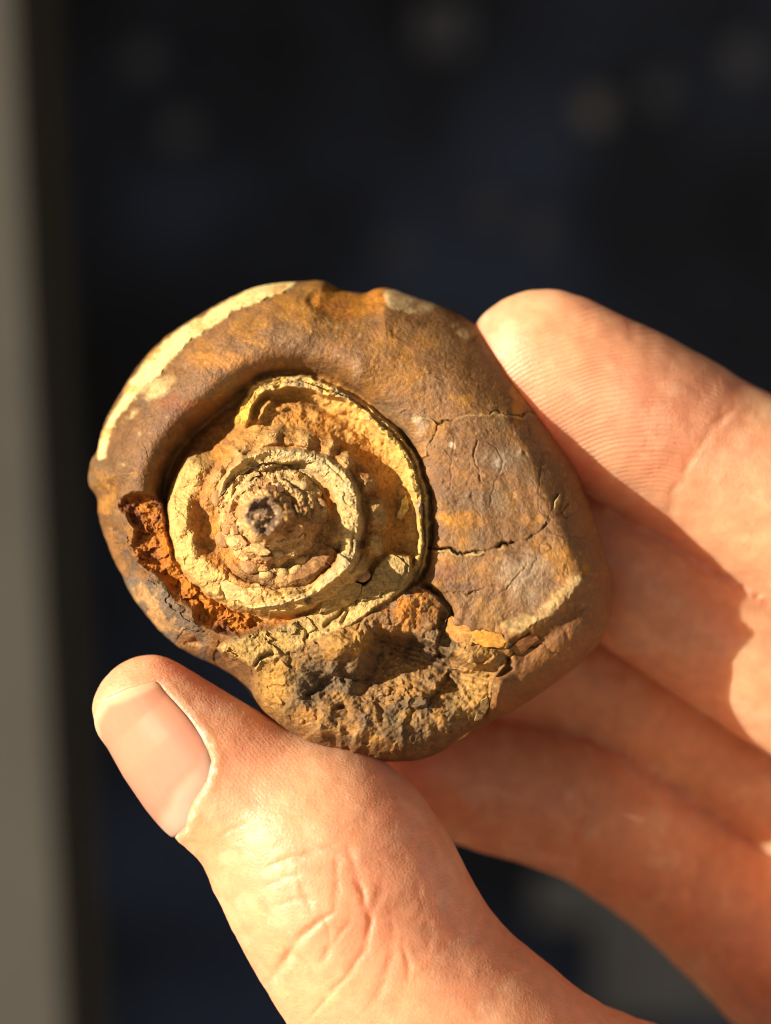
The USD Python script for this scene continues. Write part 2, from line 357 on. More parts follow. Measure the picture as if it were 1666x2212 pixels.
# rust hollow at the left
R1 = cr([(250,1090),(300,1068),(352,1082),(362,1140),(372,1190),(398,1240),(440,1280),(492,1314),(550,1338),(544,1362),(500,1372),(462,1360),(425,1345),(418,1310),(372,1290),(352,1250),(306,1228),(285,1190),(294,1140)], True, 3)
sR1 = sdpoly(R1, X, Y)
mR = ss(6, -8, sR1)
H = H*(1-mR)+mR*(-44+18*ss(60, 0, -in1)*(in1 < 4)-10*ss(0, -40, sR1))
H += mR*.7*facets(3500, .4, 13)
H += mR*(16*fb(X0, Y0, 46, 4, 40)+9*fb(X0, Y0, 13, 3, 41)+4*fb(X0, Y0, 6, 2, 42))
dS, sS, fS = pline(cr([(212,1085),(250,1078),(290,1062),(325,1066),(352,1078)]), X, Y)     # broken edge of the body whorl above it
H -= 12*ss(-2, 5, np.where(sS > 0, dS, -dS))*np.exp(-(dS/36)**2)*ss(.2, .4, fS)*1.0
H -= 26*np.exp(-(np.hypot((X-372)*.8, (Y-1258)*1.0)/26)**2)+16*np.exp(-(np.hypot((X-346), (Y-1216))/18)**2)
# grey layered skin of the lower left rim
R2 = cr([(222,1140),(290,1165),(300,1230),(360,1270),(420,1345),(470,1385),(520,1420),(470,1445),(380,1400),(300,1310),(250,1220)], True, 3)
sR2 = sdpoly(R2, X, Y); mR2 = ss(5, -5, sR2)*(1-mR)
lay = fb(X0, Y0, 75, 3, 44)
H += mR2*(6*np.round(lay*2.4+.25*n2x)+2.5*fb(X0, Y0, 11, 3, 45)+4*fb(X0, Y0, 30, 2, 43))
H -= 20*np.exp(-(np.hypot((X-423)*.6, (Y-1386)*1.3)/9)**2)

# olive clay wedge
R3 = cr([(470,1402),(540,1372),(620,1345),(700,1305),(752,1262),(790,1262),(806,1232),(812,1224),(834,1198),(842,1193),(878,1199),(886,1206),(890,1232),(892,1258),(858,1288),(822,1312),(775,1342),(720,1372),(650,1398),(600,1420),(560,1452),(520,1430)], True, 3)
sR3 = sdpoly(R3, X, Y); mR3 = ss(5, -6, sR3)
lay3 = fb(X0*.6+Y0*.4, Y0*1.1-X0*.55, 105, 4, 50)
H = H*(1-mR3*.85)+mR3*.85*(6+.15*np.maximum(X0-650, 0))+mR3*(6+7*np.round(lay3*2.6+.25*n2x)+4*fb(X0, Y0, 34, 3, 51)+1.6*fb(X0, Y0, 8, 3, 52))
for pts, dep in (([(700,1350),(730,1330),(745,1310),(760,1300)], 16), ([(772,1300),(780,1275),(778,1255)], 18), ([(640,1345),(660,1360),(662,1375)], 12), ([(742,1342),(752,1322),(748,1318)], 12), ([(548,1448),(562,1425),(590,1412)], 18), ([(850,1290),(880,1262),(892,1240)], 14)):
    dd, _, _ = pline(pts, X, Y); H -= dep*np.exp(-(dd/4.5)**2)

# lump of matrix at the bottom
R4 = cr([(560,1440),(610,1412),(700,1372),(775,1340),(822,1306),(862,1280),(905,1262),(940,1285),(972,1325),(966,1350),(1010,1362),(1098,1408),(1096,1440),(1072,1460),(1062,1510),(1046,1556),(1000,1592),(930,1650),(850,1665),(740,1655),(640,1610),(560,1550),(545,1490)], True, 3)
sR4 = sdpoly(R4, X, Y); mR4 = ss(4, -8, sR4)
ed = np.clip(d/95, 0, 1)
lump = -T*(1-np.sqrt(np.maximum(1-(1-ed)**2.4, 0)))*.80+2
lump += 52*np.exp(-(np.hypot((X0-742)*.8-(Y0-1400)*.25, (Y0-1395)*1.3)/58)**2)+26*np.exp(-(np.hypot(X0-880, (Y0-1300)*1.2)/60)**2)+26*np.exp(-(np.hypot((X0-1040)*.7, (Y0-1412)*1.6)/40)**2)
CL = cr([(735,1508),(760,1478),(776,1440),(790,1395),(806,1356),(836,1364),(880,1374),(930,1392),(980,1418),(1030,1440),(1094,1452)])
dc, sc, fc = pline(CL, XS+4*n2x+9*fb(X0, Y0, 45, 3, 64), YS+4*n2y+9*fb(X0, Y0, 45, 3, 65))
under = ss(-8, np.interp(fc, [0, .3, .5, 1], [38, 34, 14, 10]), np.where(sc > 0, dc, -dc))
lump -= under*86*np.exp(-(dc/92)**2)*ss(0, .22, fc)*(1-.62*ss(.68, .98, fc))
lump += under*10*np.exp(-((dc-85)/24)**2)*fb(X0, Y0, 26, 2, 59)
dn, sn, fn = pline([(640,1512),(690,1470),(735,1452),(772,1456)], X, Y)                 # notch under the knob
lump -= 17*ss(-3, 8, np.where(sn > 0, dn, -dn))*np.exp(-(dn/45)**2)*ss(0, .2, fn)
rgh = 17*fb(X0, Y0, 80, 4, 60)+7*(.4-np.abs(fb(X0, Y0, 40, 3, 63)))+3.4*fb(X0, Y0, 17, 4, 61)+1.5*fb(X0, Y0, 7, 2, 62)
rgh += .42*gaussian_filter(facets(420, .26, 11), .8)+.6*gaussian_filter(facets(2400, .24, 12), .6)
rgh += 2.4*np.sin((Y0-.28*X0)*.55+2*n1y)*under*np.exp(-(dc/60)**2)*ss(.35, .6, fc)
H = H*(1-mR4)+mR4*(lump+rgh)
for gx_, gy_, r_ in ((832,1492,13),(848,1484,11),(866,1494,12),(880,1488,10),(858,1508,9),(842,1506,9),(895,1495,9),(815,1486,8),(908,1500,7)):
    rad = np.hypot(X-gx_, Y-gy_); H += mR4*9*np.sqrt(np.maximum(1-(rad/r_)**2, 0))
H -= mR4*24*np.exp(-(np.hypot((X0-735)*.7, (Y0-1527)*1.6)/8)**2)
# step between the lump and the smooth body at its right edge
de, se, fe = pline([(905,1262),(945,1285),(975,1328),(968,1350)], X, Y)
H -= 26*np.exp(-(np.maximum(np.where(se < 0, de, de*3)-1, 0)/8)**2)*ss(0, .15, fe)
de, se, fe = pline([(1100,1408),(1098,1445),(1072,1466),(1062,1512),(1044,1558),(1010,1590)], X, Y)
H -= 26*np.exp(-(np.maximum(np.where(se < 0, de, de*3)-1, 0)/9)**2)*ss(0, .1, fe)

# chip at the top
R5 = cr([(663,648),(690,622),(728,612),(770,628),(812,618),(836,632),(826,664),(790,682),(752,694),(715,690),(678,672)], True, 3)
sR5 = sdpoly(R5, X, Y); mR5 = ss(9, -12, sR5)
H -= mR5*(15-3*fb(X0, Y0, 22, 3, 70))
# pale crust on the rim
CRU = cr([(214,990),(222,935),(252,868),(300,798),(350,740),(420,690),(505,640),(562,614),(622,606),(634,612),(610,632),(560,652),(508,670),(472,700),(420,735),(370,778),(330,826),(300,845),(275,880),(258,905),(238,945),(226,985)], True, 3)
sC = sdpoly(CRU, X, Y)+7*fb(X0, Y0, 60, 4, 74)+2*n2x; mC = ss(4, -5, sC)
H += mC*(9+4*fb(X0, Y0, 40, 3, 76))
CR2 = cr([(838,626),(900,640),(970,664),(1028,700),(1034,722),(1018,742),(985,722),(935,690),(880,672),(842,660)], True, 3)
sC2 = sdpoly(CR2, X, Y); mC2 = ss(3, -4, sC2); H += 4*mC2*ss(-.2, .3, fb(X0*.6+Y0*.8, Y0, 40, 3, 71))
CR3 = cr([(1264,1254),(1235,1290),(1190,1330),(1150,1352),(1112,1368),(1085,1352),(1100,1335),(1140,1325),(1178,1300),(1215,1268),(1240,1245)], True, 3)
sC3 = sdpoly(CR3, X, Y)+9*fb(X0, Y0, 24, 3, 75); mC3 = ss(3, -4, sC3); H += 4*mC3+mC3*3*fb(X0, Y0, 12, 3, 72)
# pale scab up the left of the body whorl
CR4 = cr([(300,835),(345,815),(388,812),(372,840),(330,862),(302,885),(270,920),(262,905)], True, 3)
sC4 = sdpoly(CR4, X, Y); mC4 = ss(6, -8, sC4); H += 3*mC4
# wedge scar above the flange and the dent under the crest
H += 6*np.exp(-(np.hypot((X0-772)*1.4, (Y0-800))/34)**2)
# cracks
CRK = [([(900,893),(930,902),(952,914),(985,905),(1010,893),(1055,893),(1080,890),(1108,900),(1140,893),(1192,906)], 10, 2.0, 3),
       ([(948,914),(940,940),(924,962),(926,985),(905,1000)], 7, 1.6, 2), ([(900,893),(880,888),(865,893)], 5, 1.5, 0),
       ([(924,1184),(960,1186),(1000,1196),(1042,1192),(1085,1178),(1130,1170),(1168,1153),(1180,1130),(1186,1108),(1208,1070)], 20, 3.0, 9),
       ([(1180,1128),(1215,1108),(1228,1085)], 9, 2.2, 3),
       ([(1168,1156),(1160,1190),(1130,1230),(1100,1265),(1060,1290)], 5, 2.0, 3), ([(912,1262),(945,1285),(965,1300),(980,1335)], 13, 2.6, 2),
       ([(965,1278),(1010,1284),(1050,1270),(1095,1252)], 7, 2.4, 0), ([(1030,950),(1024,985),(1034,1010),(1040,1040)], 5, 2.0, 0), ([(1098,1400),(1145,1366)], 14, 3.0, 0), ([(1100,1420),(1130,1398),(1170,1392),(1215,1418)], 10, 2.6, 5),
       ([(545,1340),(560,1365),(552,1380)], 8, 2.4, 0), ([(560,1520),(552,1480),(545,1450)], 10, 3, 0)]
crk = np.zeros_like(X0); lip = np.zeros_like(X0)
n3x, n3y = fb(X0, Y0, 7, 2, 82), fb(X0, Y0, 7, 2, 83)
XC = X0+3.5*n2x+3.0*n1x+1.5*n3x; YC = Y0+5.5*n2y+3.0*n1y+2.5*n3y
for pts, dep, wd, lp in CRK:
    dd, sd_, _f = pline(pts, XC, YC)
    cn_ = np.clip(.55+1.2*fb(X0, Y0, 34, 2, 80), .12, 1.2); wv = wd*.62*(.5+.8*cn_); dep = dep*np.minimum(cn_, 1)
    crk = np.maximum(crk, dep*np.exp(-(dd/(wv*.95))**1.3))
    lip = np.maximum(lip, lp/9*np.exp(-((np.where(sd_ > 0, dd, 9*dd+9)-4.5)/3.2)**2)*ss(-.1, .25, fb(X0, Y0, 60, 2, 81)))
H -= crk; H += 5*lip
# pits and scratches of the smooth body
body_m = m*(1-mR)*(1-mR2)*(1-mR3)*(1-mR4)
hair = np.exp(-(np.abs(fb(X0+3*n2x, Y0+3*n2y, 95, 3, 84))/.022)**2)*ss(.0, .35, fb(X0, Y0, 120, 2, 85))
H -= body_m*1.7*hair
H += body_m*.9*np.sin(np.hypot(X0-700, Y0-1180)*.16+3*n1x)*ss(-.1, .4, fb(X0, Y0, 120, 2, 86))*(X0 > 800)
for i in range(90):
    px_, py_ = RNG.uniform(230, 1290), RNG.uniform(640, 1500); r_ = RNG.uniform(2, 5); a_ = RNG.uniform(0, np.pi); sgn = 1 if RNG.random() < .25 else -1
    ix = int((px_-KX0)/ST); iy = int((py_-KY0)/ST); sl = (slice(max(iy-12, 0), iy+12), slice(max(ix-12, 0), ix+12))
    uu = (X0[sl]-px_)*np.cos(a_)+(Y0[sl]-py_)*np.sin(a_); vv = -(X0[sl]-px_)*np.sin(a_)+(Y0[sl]-py_)*np.cos(a_)
    H[sl] += sgn*r_*.75*np.exp(-(uu/(r_*1.8))**2-(vv/r_)**2)*body_m[sl]

# --- colour of the stone itself
def mix(a, b, k): return a*(1-k[..., None])+np.asarray(b)*k[..., None]
nA, nB, nC, nD = fb(X0, Y0, 190, 3, 90), fb(X0, Y0, 80, 4, 91), fb(X0, Y0, 34, 4, 92), fb(X0*1.0, Y0, 10, 3, 93)
col = np.zeros(X0.shape+(3,))+C(148,106,66)
col = mix(col, C(122,84,44), ss(-.05, .45, nA+.5*nB)*.8)
col = mix(col, C(168,118,60), ss(.05, .5, -nA+.6*nC)*.7)
col = mix(col, C(140,112,78), ss(.10, .5, nB-.3*nA)*.4)
col = mix(col, C(186,130,52), ss(.18, .45, fb(X0, Y0, 55, 4, 94)+.3*nD)*.55)
col = mix(col, C(98,68,38), ss(.25, .55, -nC+.5*nD)*.45)
col = mix(col, C(122,106,78), ss(.28, .5, fb(X0, Y0, 70, 4, 88))*.35)
gl = np.sin(np.hypot(X0-700, Y0-1180)*.16+3*n1x)                       # faint growth lines
col = col*(1+.05*gl*ss(-.2, .3, nB))[..., None]
def blot(x, y, rx, ry, c, k, sd=0):
    global col
    g_ = np.exp(-(((X-x)/rx)**2+((Y-y)/ry)**2)); col = mix(col, c, np.clip(ss(.25, .8, g_*(1+.6*nC+.3*nD))*k, 0, 1))
blot(830, 800, 95, 75, C(164,112,48), .7); blot(1000, 1120, 70, 24, C(206,140,40), .55); blot(1120, 890, 16, 40, C(228,150,30), .8)
blot(1108, 848, 10, 14, C(232,160,40), .8); blot(1268, 1232, 10, 14, C(222,150,30), .85); blot(960, 1118, 22, 14, C(220,150,40), .7)
blot(1075, 990, 60, 40, C(150,130,108), .6); blot(1040, 1085, 60, 30, C(120,104,84), .45); blot(1120, 1230, 55, 45, C(172,150,122), .55); blot(1150, 1260, 60, 60, C(160,134,104), .5)
blot(470, 780, 60, 22, C(206,140,60), .7); blot(560, 800, 60, 20, C(150,100,66), .5); blot(400, 870, 60, 24, C(148,84,44), .6); blot(330, 960, 60, 70, C(140,98,60), .5)
blot(650, 760, 40, 20, C(140,112,84), .5); blot(620, 720, 60, 26, C(140,108,74), .6); blot(910, 918, 16, 30, C(206,178,146), .6); blot(900, 905, 14, 8, C(220,200,160), .7)
blot(975, 960, 8, 8, C(225,205,175), .8); blot(1075, 1000, 8, 12, C(200,190,175), .6); blot(770, 800, 14, 40, C(190,150,112), .55); blot(945, 1195, 30, 12, C(196,150,104), .5)
blot(600, 815, 60, 14, C(104,68,50), .7); blot(380, 910, 50, 40, C(112,70,50), .5); blot(1060, 1330, 50, 40, C(160,120,72), .5); blot(960, 1240, 40, 26, C(140,88,60), .6); blot(1000, 1270, 40, 12, C(96,66,60), .5)
# rim of the right hand side is darker brown
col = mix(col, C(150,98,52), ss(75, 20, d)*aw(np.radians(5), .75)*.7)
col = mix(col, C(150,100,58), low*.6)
# core
cm = 1-m
tan, pale, orange, olive = C(206,160,92), C(228,190,118), C(206,136,58), C(190,156,88)
cc = np.zeros_like(col)+C(204,148,78)
cc = mix(cc, orange, ss(-.1, .4, nC)*.8)
cc = mix(cc, C(150,98,54), ss(.05, .5, -nB+.5*nD)*.8)
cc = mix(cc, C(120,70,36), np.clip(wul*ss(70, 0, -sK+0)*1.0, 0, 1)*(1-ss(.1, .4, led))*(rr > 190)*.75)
cc = mix(cc, C(190,132,70), np.exp(-((in1-62)/20)**2)*end1*ss(.5, .3, f1)*.8); cc = mix(cc, pale, np.clip(led*1.1, 0, 1)*ss(64, 44, in1)*(.80+.2*nC)); cc = mix(cc, C(150,130,96), led*ss(.1, .5, nB-.2)*.7)
cc = mix(cc, C(238,196,112), np.clip(fl+.75*inner2, 0, 1)*(.85+.15*nC)); cc = mix(cc, C(150,140,118), fl*ss(.0, .35, fb(X0, Y0, 50, 3, 95))*.65)
cc = mix(cc, C(232,182,70), fl*ss(.14, .02, f2)*.8)
cc = mix(cc, C(226,196,132), np.clip(ring*1.0, 0, 1)*.9); cc = mix(cc, C(170,158,128), ring*ss(0, .4, nC)*.5)
cc = mix(cc, C(210,172,112), band4*.8*bead); cc = mix(cc, mix(np.zeros_like(cc)+C(200,158,100), C(140,100,62), ss(-.2, .4, nC)), e5*ss(34, 20, d5))
cc = mix(cc, C(190,174,126), np.exp(-(np.hypot((X0-655)*.7, Y0-1030)/36)**2)*.8)
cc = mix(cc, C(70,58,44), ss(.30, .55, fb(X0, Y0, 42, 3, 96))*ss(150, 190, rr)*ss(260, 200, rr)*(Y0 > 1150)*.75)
# spire
sc_ = mix(np.zeros_like(col)+C(236,196,130), C(196,148,92), ss(-.1, .4, nC+.3*nD)); sc_ = mix(sc_, C(226,190,136), ss(.1, .5, -nC+.4*nD)*.8)
sc_ = mix(sc_, C(160,110,66), ss(.1, .9, np.cos(th-.55))*.3)
cc = mix(cc, sc_, ss(4, 14, hh))
tipc = mix(np.zeros_like(col)+C(150,122,96), C(96,76,62), ss(-.1, .4, nC+.5*nD)); tipc = mix(tipc, C(196,160,116), ss(.2, .5, nD))
cc = mix(cc, tipc, ss(46, 38, rt))
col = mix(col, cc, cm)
col = mix(col, C(230,188,112), np.clip(fl, 0, 1)*.9*m); col = mix(col, pale, np.clip(led, 0, 1)*m)
# rust
rc = mix(np.zeros_like(col)+C(150,92,56), C(200,128,50), ss(-.15, .35, fb(X0, Y0, 40, 3, 97)+ss(1190, 1260, Y0)*.5-.25)); rc = mix(rc, C(118,66,40), ss(.1, .5, nC)*.6)
rc = mix(rc, C(206,128,44), np.exp(-((np.minimum(np.abs(in1), 60)-14)/20)**2)*(in1 < 4)*(Y0 > 1130)*.85)
rc = mix(rc, C(92,66,50), np.exp(-(np.hypot((X0-480)*.55, Y0-1372)/16)**2)*.8); rc = mix(rc, C(214,160,96), ss(0, .5, fb(X0, Y0, 26, 3, 98))*(X0 < 440)*(Y0 > 1270)*.9)
col = mix(col, rc, mR*(1-np.clip(led*1.3, 0, 1)))
gc = mix(np.zeros_like(col)+C(158,112,66), C(128,112,94), ss(-.1, .3, lay)); gc = mix(gc, C(206,160,104), ss(.1, .4, nC)*.8); gc = mix(gc, C(96,84,74), ss(.15, .45, -nC+.3*lay)*.8)
col = mix(col, gc, mR2*.9)
oc = mix(np.zeros_like(col)+C(208,174,110), C(192,162,104), ss(-.3, .3, lay3)); oc = mix(oc, C(204,160,84), ss(0, .5, nB)*.6); oc = mix(oc, C(160,126,78), ss(.3, .6, -nC)*.4)
oc = mix(oc, C(62,58,52), ss(.5, .62, fb(X0, Y0, 8, 2, 99))*.6)
col = mix(col, oc, mR3)
# lump
lc = mix(np.zeros_like(col)+C(186,138,76), C(112,92,66), ss(-.24, .16, fb(X0, Y0, 85, 3, 100)+.3*nC)); lc = mix(lc, C(204,142,52), ss(.1, .5, nB+.3*nD)*.7)
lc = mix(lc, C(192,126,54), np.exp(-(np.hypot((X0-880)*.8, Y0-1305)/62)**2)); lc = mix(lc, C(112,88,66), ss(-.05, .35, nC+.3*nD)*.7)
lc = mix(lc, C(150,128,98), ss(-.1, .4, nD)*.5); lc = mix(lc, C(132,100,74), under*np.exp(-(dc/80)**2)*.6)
lc = mix(lc, C(196,148,80), np.exp(-(np.hypot((X0-740)*.7+(Y0-1380)*.5, (Y0-1380)*1.6)/52)**2)*.8)
lc = mix(lc, C(200,156,86), np.exp(-(np.hypot((X0-1030)*.9, (Y0-1490)*.55)/46)**2)*.8)
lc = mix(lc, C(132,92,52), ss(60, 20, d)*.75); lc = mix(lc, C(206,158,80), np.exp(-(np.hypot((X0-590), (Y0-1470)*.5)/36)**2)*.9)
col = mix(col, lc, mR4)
col = mix(col, mix(np.zeros_like(col)+C(200,132,44), C(168,106,42), ss(0, .5, nC)), mR5*.95)
col = mix(col, mix(np.zeros_like(col)+C(252,224,152), C(206,158,92), ss(.0, .5, nC+.5*nD)*ss(-40, -2, sC)), mC); col = mix(col, C(214,182,132), mC2*ss(-.3, .2, fb(X0*.6+Y0*.8, Y0, 40, 3, 71))*.9)
col = mix(col, C(184,156,108), mC3*(.75+.3*nD)); col = mix(col, C(224,188,128), mC4*ss(-.3, .3, nC)*.8)
col = mix(col, C(226,190,126), np.clip(lip*1.2, 0, 1)*.9)
flk = np.zeros_like(X0)
for i in range(320):
    x_, y_ = RNG.uniform(220, 1300), RNG.uniform(620, 1500); r_ = RNG.uniform(1.3, 3.4)
    ix = int((x_-KX0)/ST); iy = int((y_-KY0)/ST); sl = (slice(max(iy-5, 0), iy+6), slice(max(ix-5, 0), ix+6))
    flk[sl] = np.maximum(flk[sl], np.exp(-(np.hypot(X0[sl]-x_, (Y0[sl]-y_)*RNG.uniform(.6, 1.8))/r_)**2))
col = mix(col, C(206,176,128), flk*body_m*.6)
col = mix(col, C(86,58,38), hair*body_m*.5)
col = mix(col, C(58,40,30), np.clip(crk/10, 0, 1)*.55)
col = np.clip(col*(1+.16*nD+.12*nC)[..., None], 0.004, 0.9)

# --- mesh: rings round the spire out to the outline, then the back
MS, NR = 1500, 540
c0 = np.array([610.0, 1115.0])
ta = np.linspace(0, 2*np.pi, MS, endpoint=False)
# ray lengths to the outline
oa = np.unwrap(np.arctan2(OC[:, 1]-c0[1], OC[:, 0]-c0[0])); orr = np.hypot(*(OC-c0).T)
if oa[-1] < oa[0]: oa, orr = oa[::-1], orr[::-1]
oa3 = np.r_[oa-2*np.pi, oa, oa+2*np.pi]; or3 = np.r_[orr, orr, orr]
RO = np.interp(ta, oa3, or3)
RO = RO+1.6*fb(c0[0]+RO*np.cos(ta), c0[1]+RO*np.sin(ta), 18, 3, 110)
s = np.linspace(0, 1, NR+1)[1:]; s = .86*s+.14*np.sin(s*np.pi/2)**1.0; s = s/s[-1]
px = c0[0]+np.outer(s, RO*np.cos(ta)); py = c0[1]+np.outer(s, RO*np.sin(ta))
# pack the outermost rings: near the outline the surface is steep
def samp(A, x, y, o=1): return map_coordinates(A, [(y-KY0)/ST, (x-KX0)/ST], order=o, mode='nearest')
hz = samp(gaussian_filter(H, .35), px, py, 3)
edge_t = np.clip((1-s)/.012, 0, 1)[:, None]
fine = fb(px, py, 5.5, 2, 120); rough_m = 1-samp(body_m, px, py)
hz += fine*(.75+1.0*rough_m)
hz = np.maximum(hz, -T-6)
TILT = .10
def fy(px, py, h): return -0.0035-h*U+(1180-py)*TILT*U       # depth of the front
V = [P(c0[0], c0[1], fy(c0[0], c0[1], samp(H, np.array([c0[0]]), np.array([c0[1]]))[0]))[None], P(px, py, fy(px, py, hz)).reshape(-1, 3)]
cm_ = np.stack([samp(col[..., k], px, py) for k in range(3)], -1).reshape(-1, 3)
CV = [samp(col[..., 0], np.array([c0[0]]), np.array([c0[1]]))[:, None]*np.ones((1, 3)), cm_]
# back: rings from the outline round to a bulging rear pole
NB = 40
y_edge = fy(px[-1], py[-1], hz[-1]); yb0 = y_edge.mean()
pole = np.array([760., 1150.])
bk = []
for k in range(1, NB+1):
    ph = k/NB*np.pi/2
    sx = pole[0]+(px[-1]-pole[0])*np.cos(ph) if k < NB else np.full(MS, pole[0]); sy = pole[1]+(py[-1]-pole[1])*np.cos(ph) if k < NB else np.full(MS, pole[1])
    yy = y_edge*(1-k/NB)+yb0*k/NB+0.0105*np.sin(ph)
    pw = P(px[-1], py[-1], y_edge); ctr = P(pole[0], pole[1], yb0); fr_ = np.cos(ph) if k < NB else 0.0
    q_ = ctr+(pw-ctr)*fr_; q_[:, 1] = yy
    q_ += (0.0006*fb(q_[:, 0]*4e4, q_[:, 2]*4e4, 150, 3, 130)*math.sin(ph))[:, None]*np.array([0, 1, 0])
    bk.append(q_)
V += bk; V = np.vstack(V)
nb = np.vstack(bk)
cb = mix(np.zeros((len(nb), 3))+C(120,78,44), C(160,110,60), ss(-.2, .4, fb(nb[:, 0]*2e4, nb[:, 2]*2e4, 60, 4, 131)))
CV = np.vstack(CV+[cb])
idx = lambda r, j: 1+r*MS+j % MS
j = np.arange(MS)
F = [np.stack([np.zeros(MS, int), idx(0, j+1), idx(0, j)], 1)]
r = np.arange(NR+NB-1)[:, None]
a, b_, c_, d_ = idx(r, j), idx(r, j+1), idx(r+1, j+1), idx(r+1, j)
F += [np.stack([a, b_, c_], -1).reshape(-1, 3), np.stack([a, c_, d_], -1).reshape(-1, 3)]
F = np.vstack(F)
fn = np.cross(V[F[:, 1]]-V[F[:, 0]], V[F[:, 2]]-V[F[:, 0]])
if (fn[MS:MS+MS*60, 1]).mean() > 0: F = F[:, ::-1]; fn = -fn
VN = np.zeros_like(V)
for k in range(3): np.add.at(VN, F[:, k], fn)
VN /= np.maximum(np.linalg.norm(VN, axis=1, keepdims=True), 1e-30)

# --- cut into parts
part = np.zeros(X0.shape, np.int32)                                     # 0 body whorl
part[(1-m) > .5] = 1                                                    # floor between the whorls
part[led > .35] = 2
part[(fl > .45)] = 3
part[(ring > .45)] = 4
part[hh > 8] = 5
part[(rt < 43)] = 6
part[(mR > .5) & (led < .35)] = 7
part[(mR2 > .5)] = 8
part[(mR3 > .5)] = 9
part[(mR4 > .5)] = 10
part[(mR5 > .5)] = 11
part[mC > .5] = 12
part[mC2 > .5] = 13
part[mC3 > .5] = 14
NAMES = {0: ('body_whorl', M_smooth, 'smooth brown rounded outer whorl'), 1: ('whorl_floor', M_rough, 'orange brown crumbly floor between the coils'), 2: ('outer_ledge', M_chalk, 'pale tan rounded ledge of the older coil'),
         3: ('flange', M_chalk, 'thin pale raised shell wall along the coil'), 4: ('inner_ring', M_chalk, 'pale chalky ring round the spire'), 5: ('spire', M_rough, 'knobbly tan cone at the centre of the coil'),
         6: ('spire_tip', M_rough, 'dark broken tip of the spire'), 7: ('rust_patch', M_rough, 'crumbly red and orange rust in a hollow'), 8: ('layered_rim', M_rough, 'grey and tan layered skin on the lower left rim'),
         9: ('clay_wedge', M_chalk, 'olive tan clay wedge below the coil'), 10: ('rock_lump', M_rough, 'dark craggy rock lump with a shadowed hollow'), 11: ('chipped_notch', M_rough, 'ochre chipped notch in the top rim'),
         12: ('shell_crust', M_chalk, 'cream shell crust along the upper left rim'), 13: ('shell_crust', M_chalk, 'grey cream crust along the upper right rim'), 14: ('shell_crust', M_chalk, 'pale grey ridge of crust at the lower right')}
fossil = UsdGeom.Xform.Define(stage, '/World/fossil_snail_shell')
tag(fossil, 'brown coiled fossil snail shell with pale spire held between thumb and fingers', 'fossil')
n_front = 1+NR*MS
vp = np.zeros(len(V), np.int32)
allx = np.r_[c0[0], px.ravel()]; ally = np.r_[c0[1], py.ravel()]
vp[:n_front] = part[np.clip(np.round((ally-KY0)/ST).astype(int), 0, part.shape[0]-1), np.clip(np.round((allx-KX0)/ST).astype(int), 0, part.shape[1]-1)]
fp = vp[F].max(1); back_f = (F >= n_front).any(1); fp[back_f] = 0
for k, (nm, mt, lb) in NAMES.items():
    fk = F[fp == k]
    if not len(fk): continue
    u_, inv = np.unique(fk, return_inverse=True)
    mm_ = emit('/World/fossil_snail_shell/'+nm, V[u_], inv.reshape(-1, 3), mt, normals=VN[u_], col=CV[u_]); mm_.GetPrim().SetCustomDataByKey('label', lb)
FOS = '/World/fossil_snail_shell/'

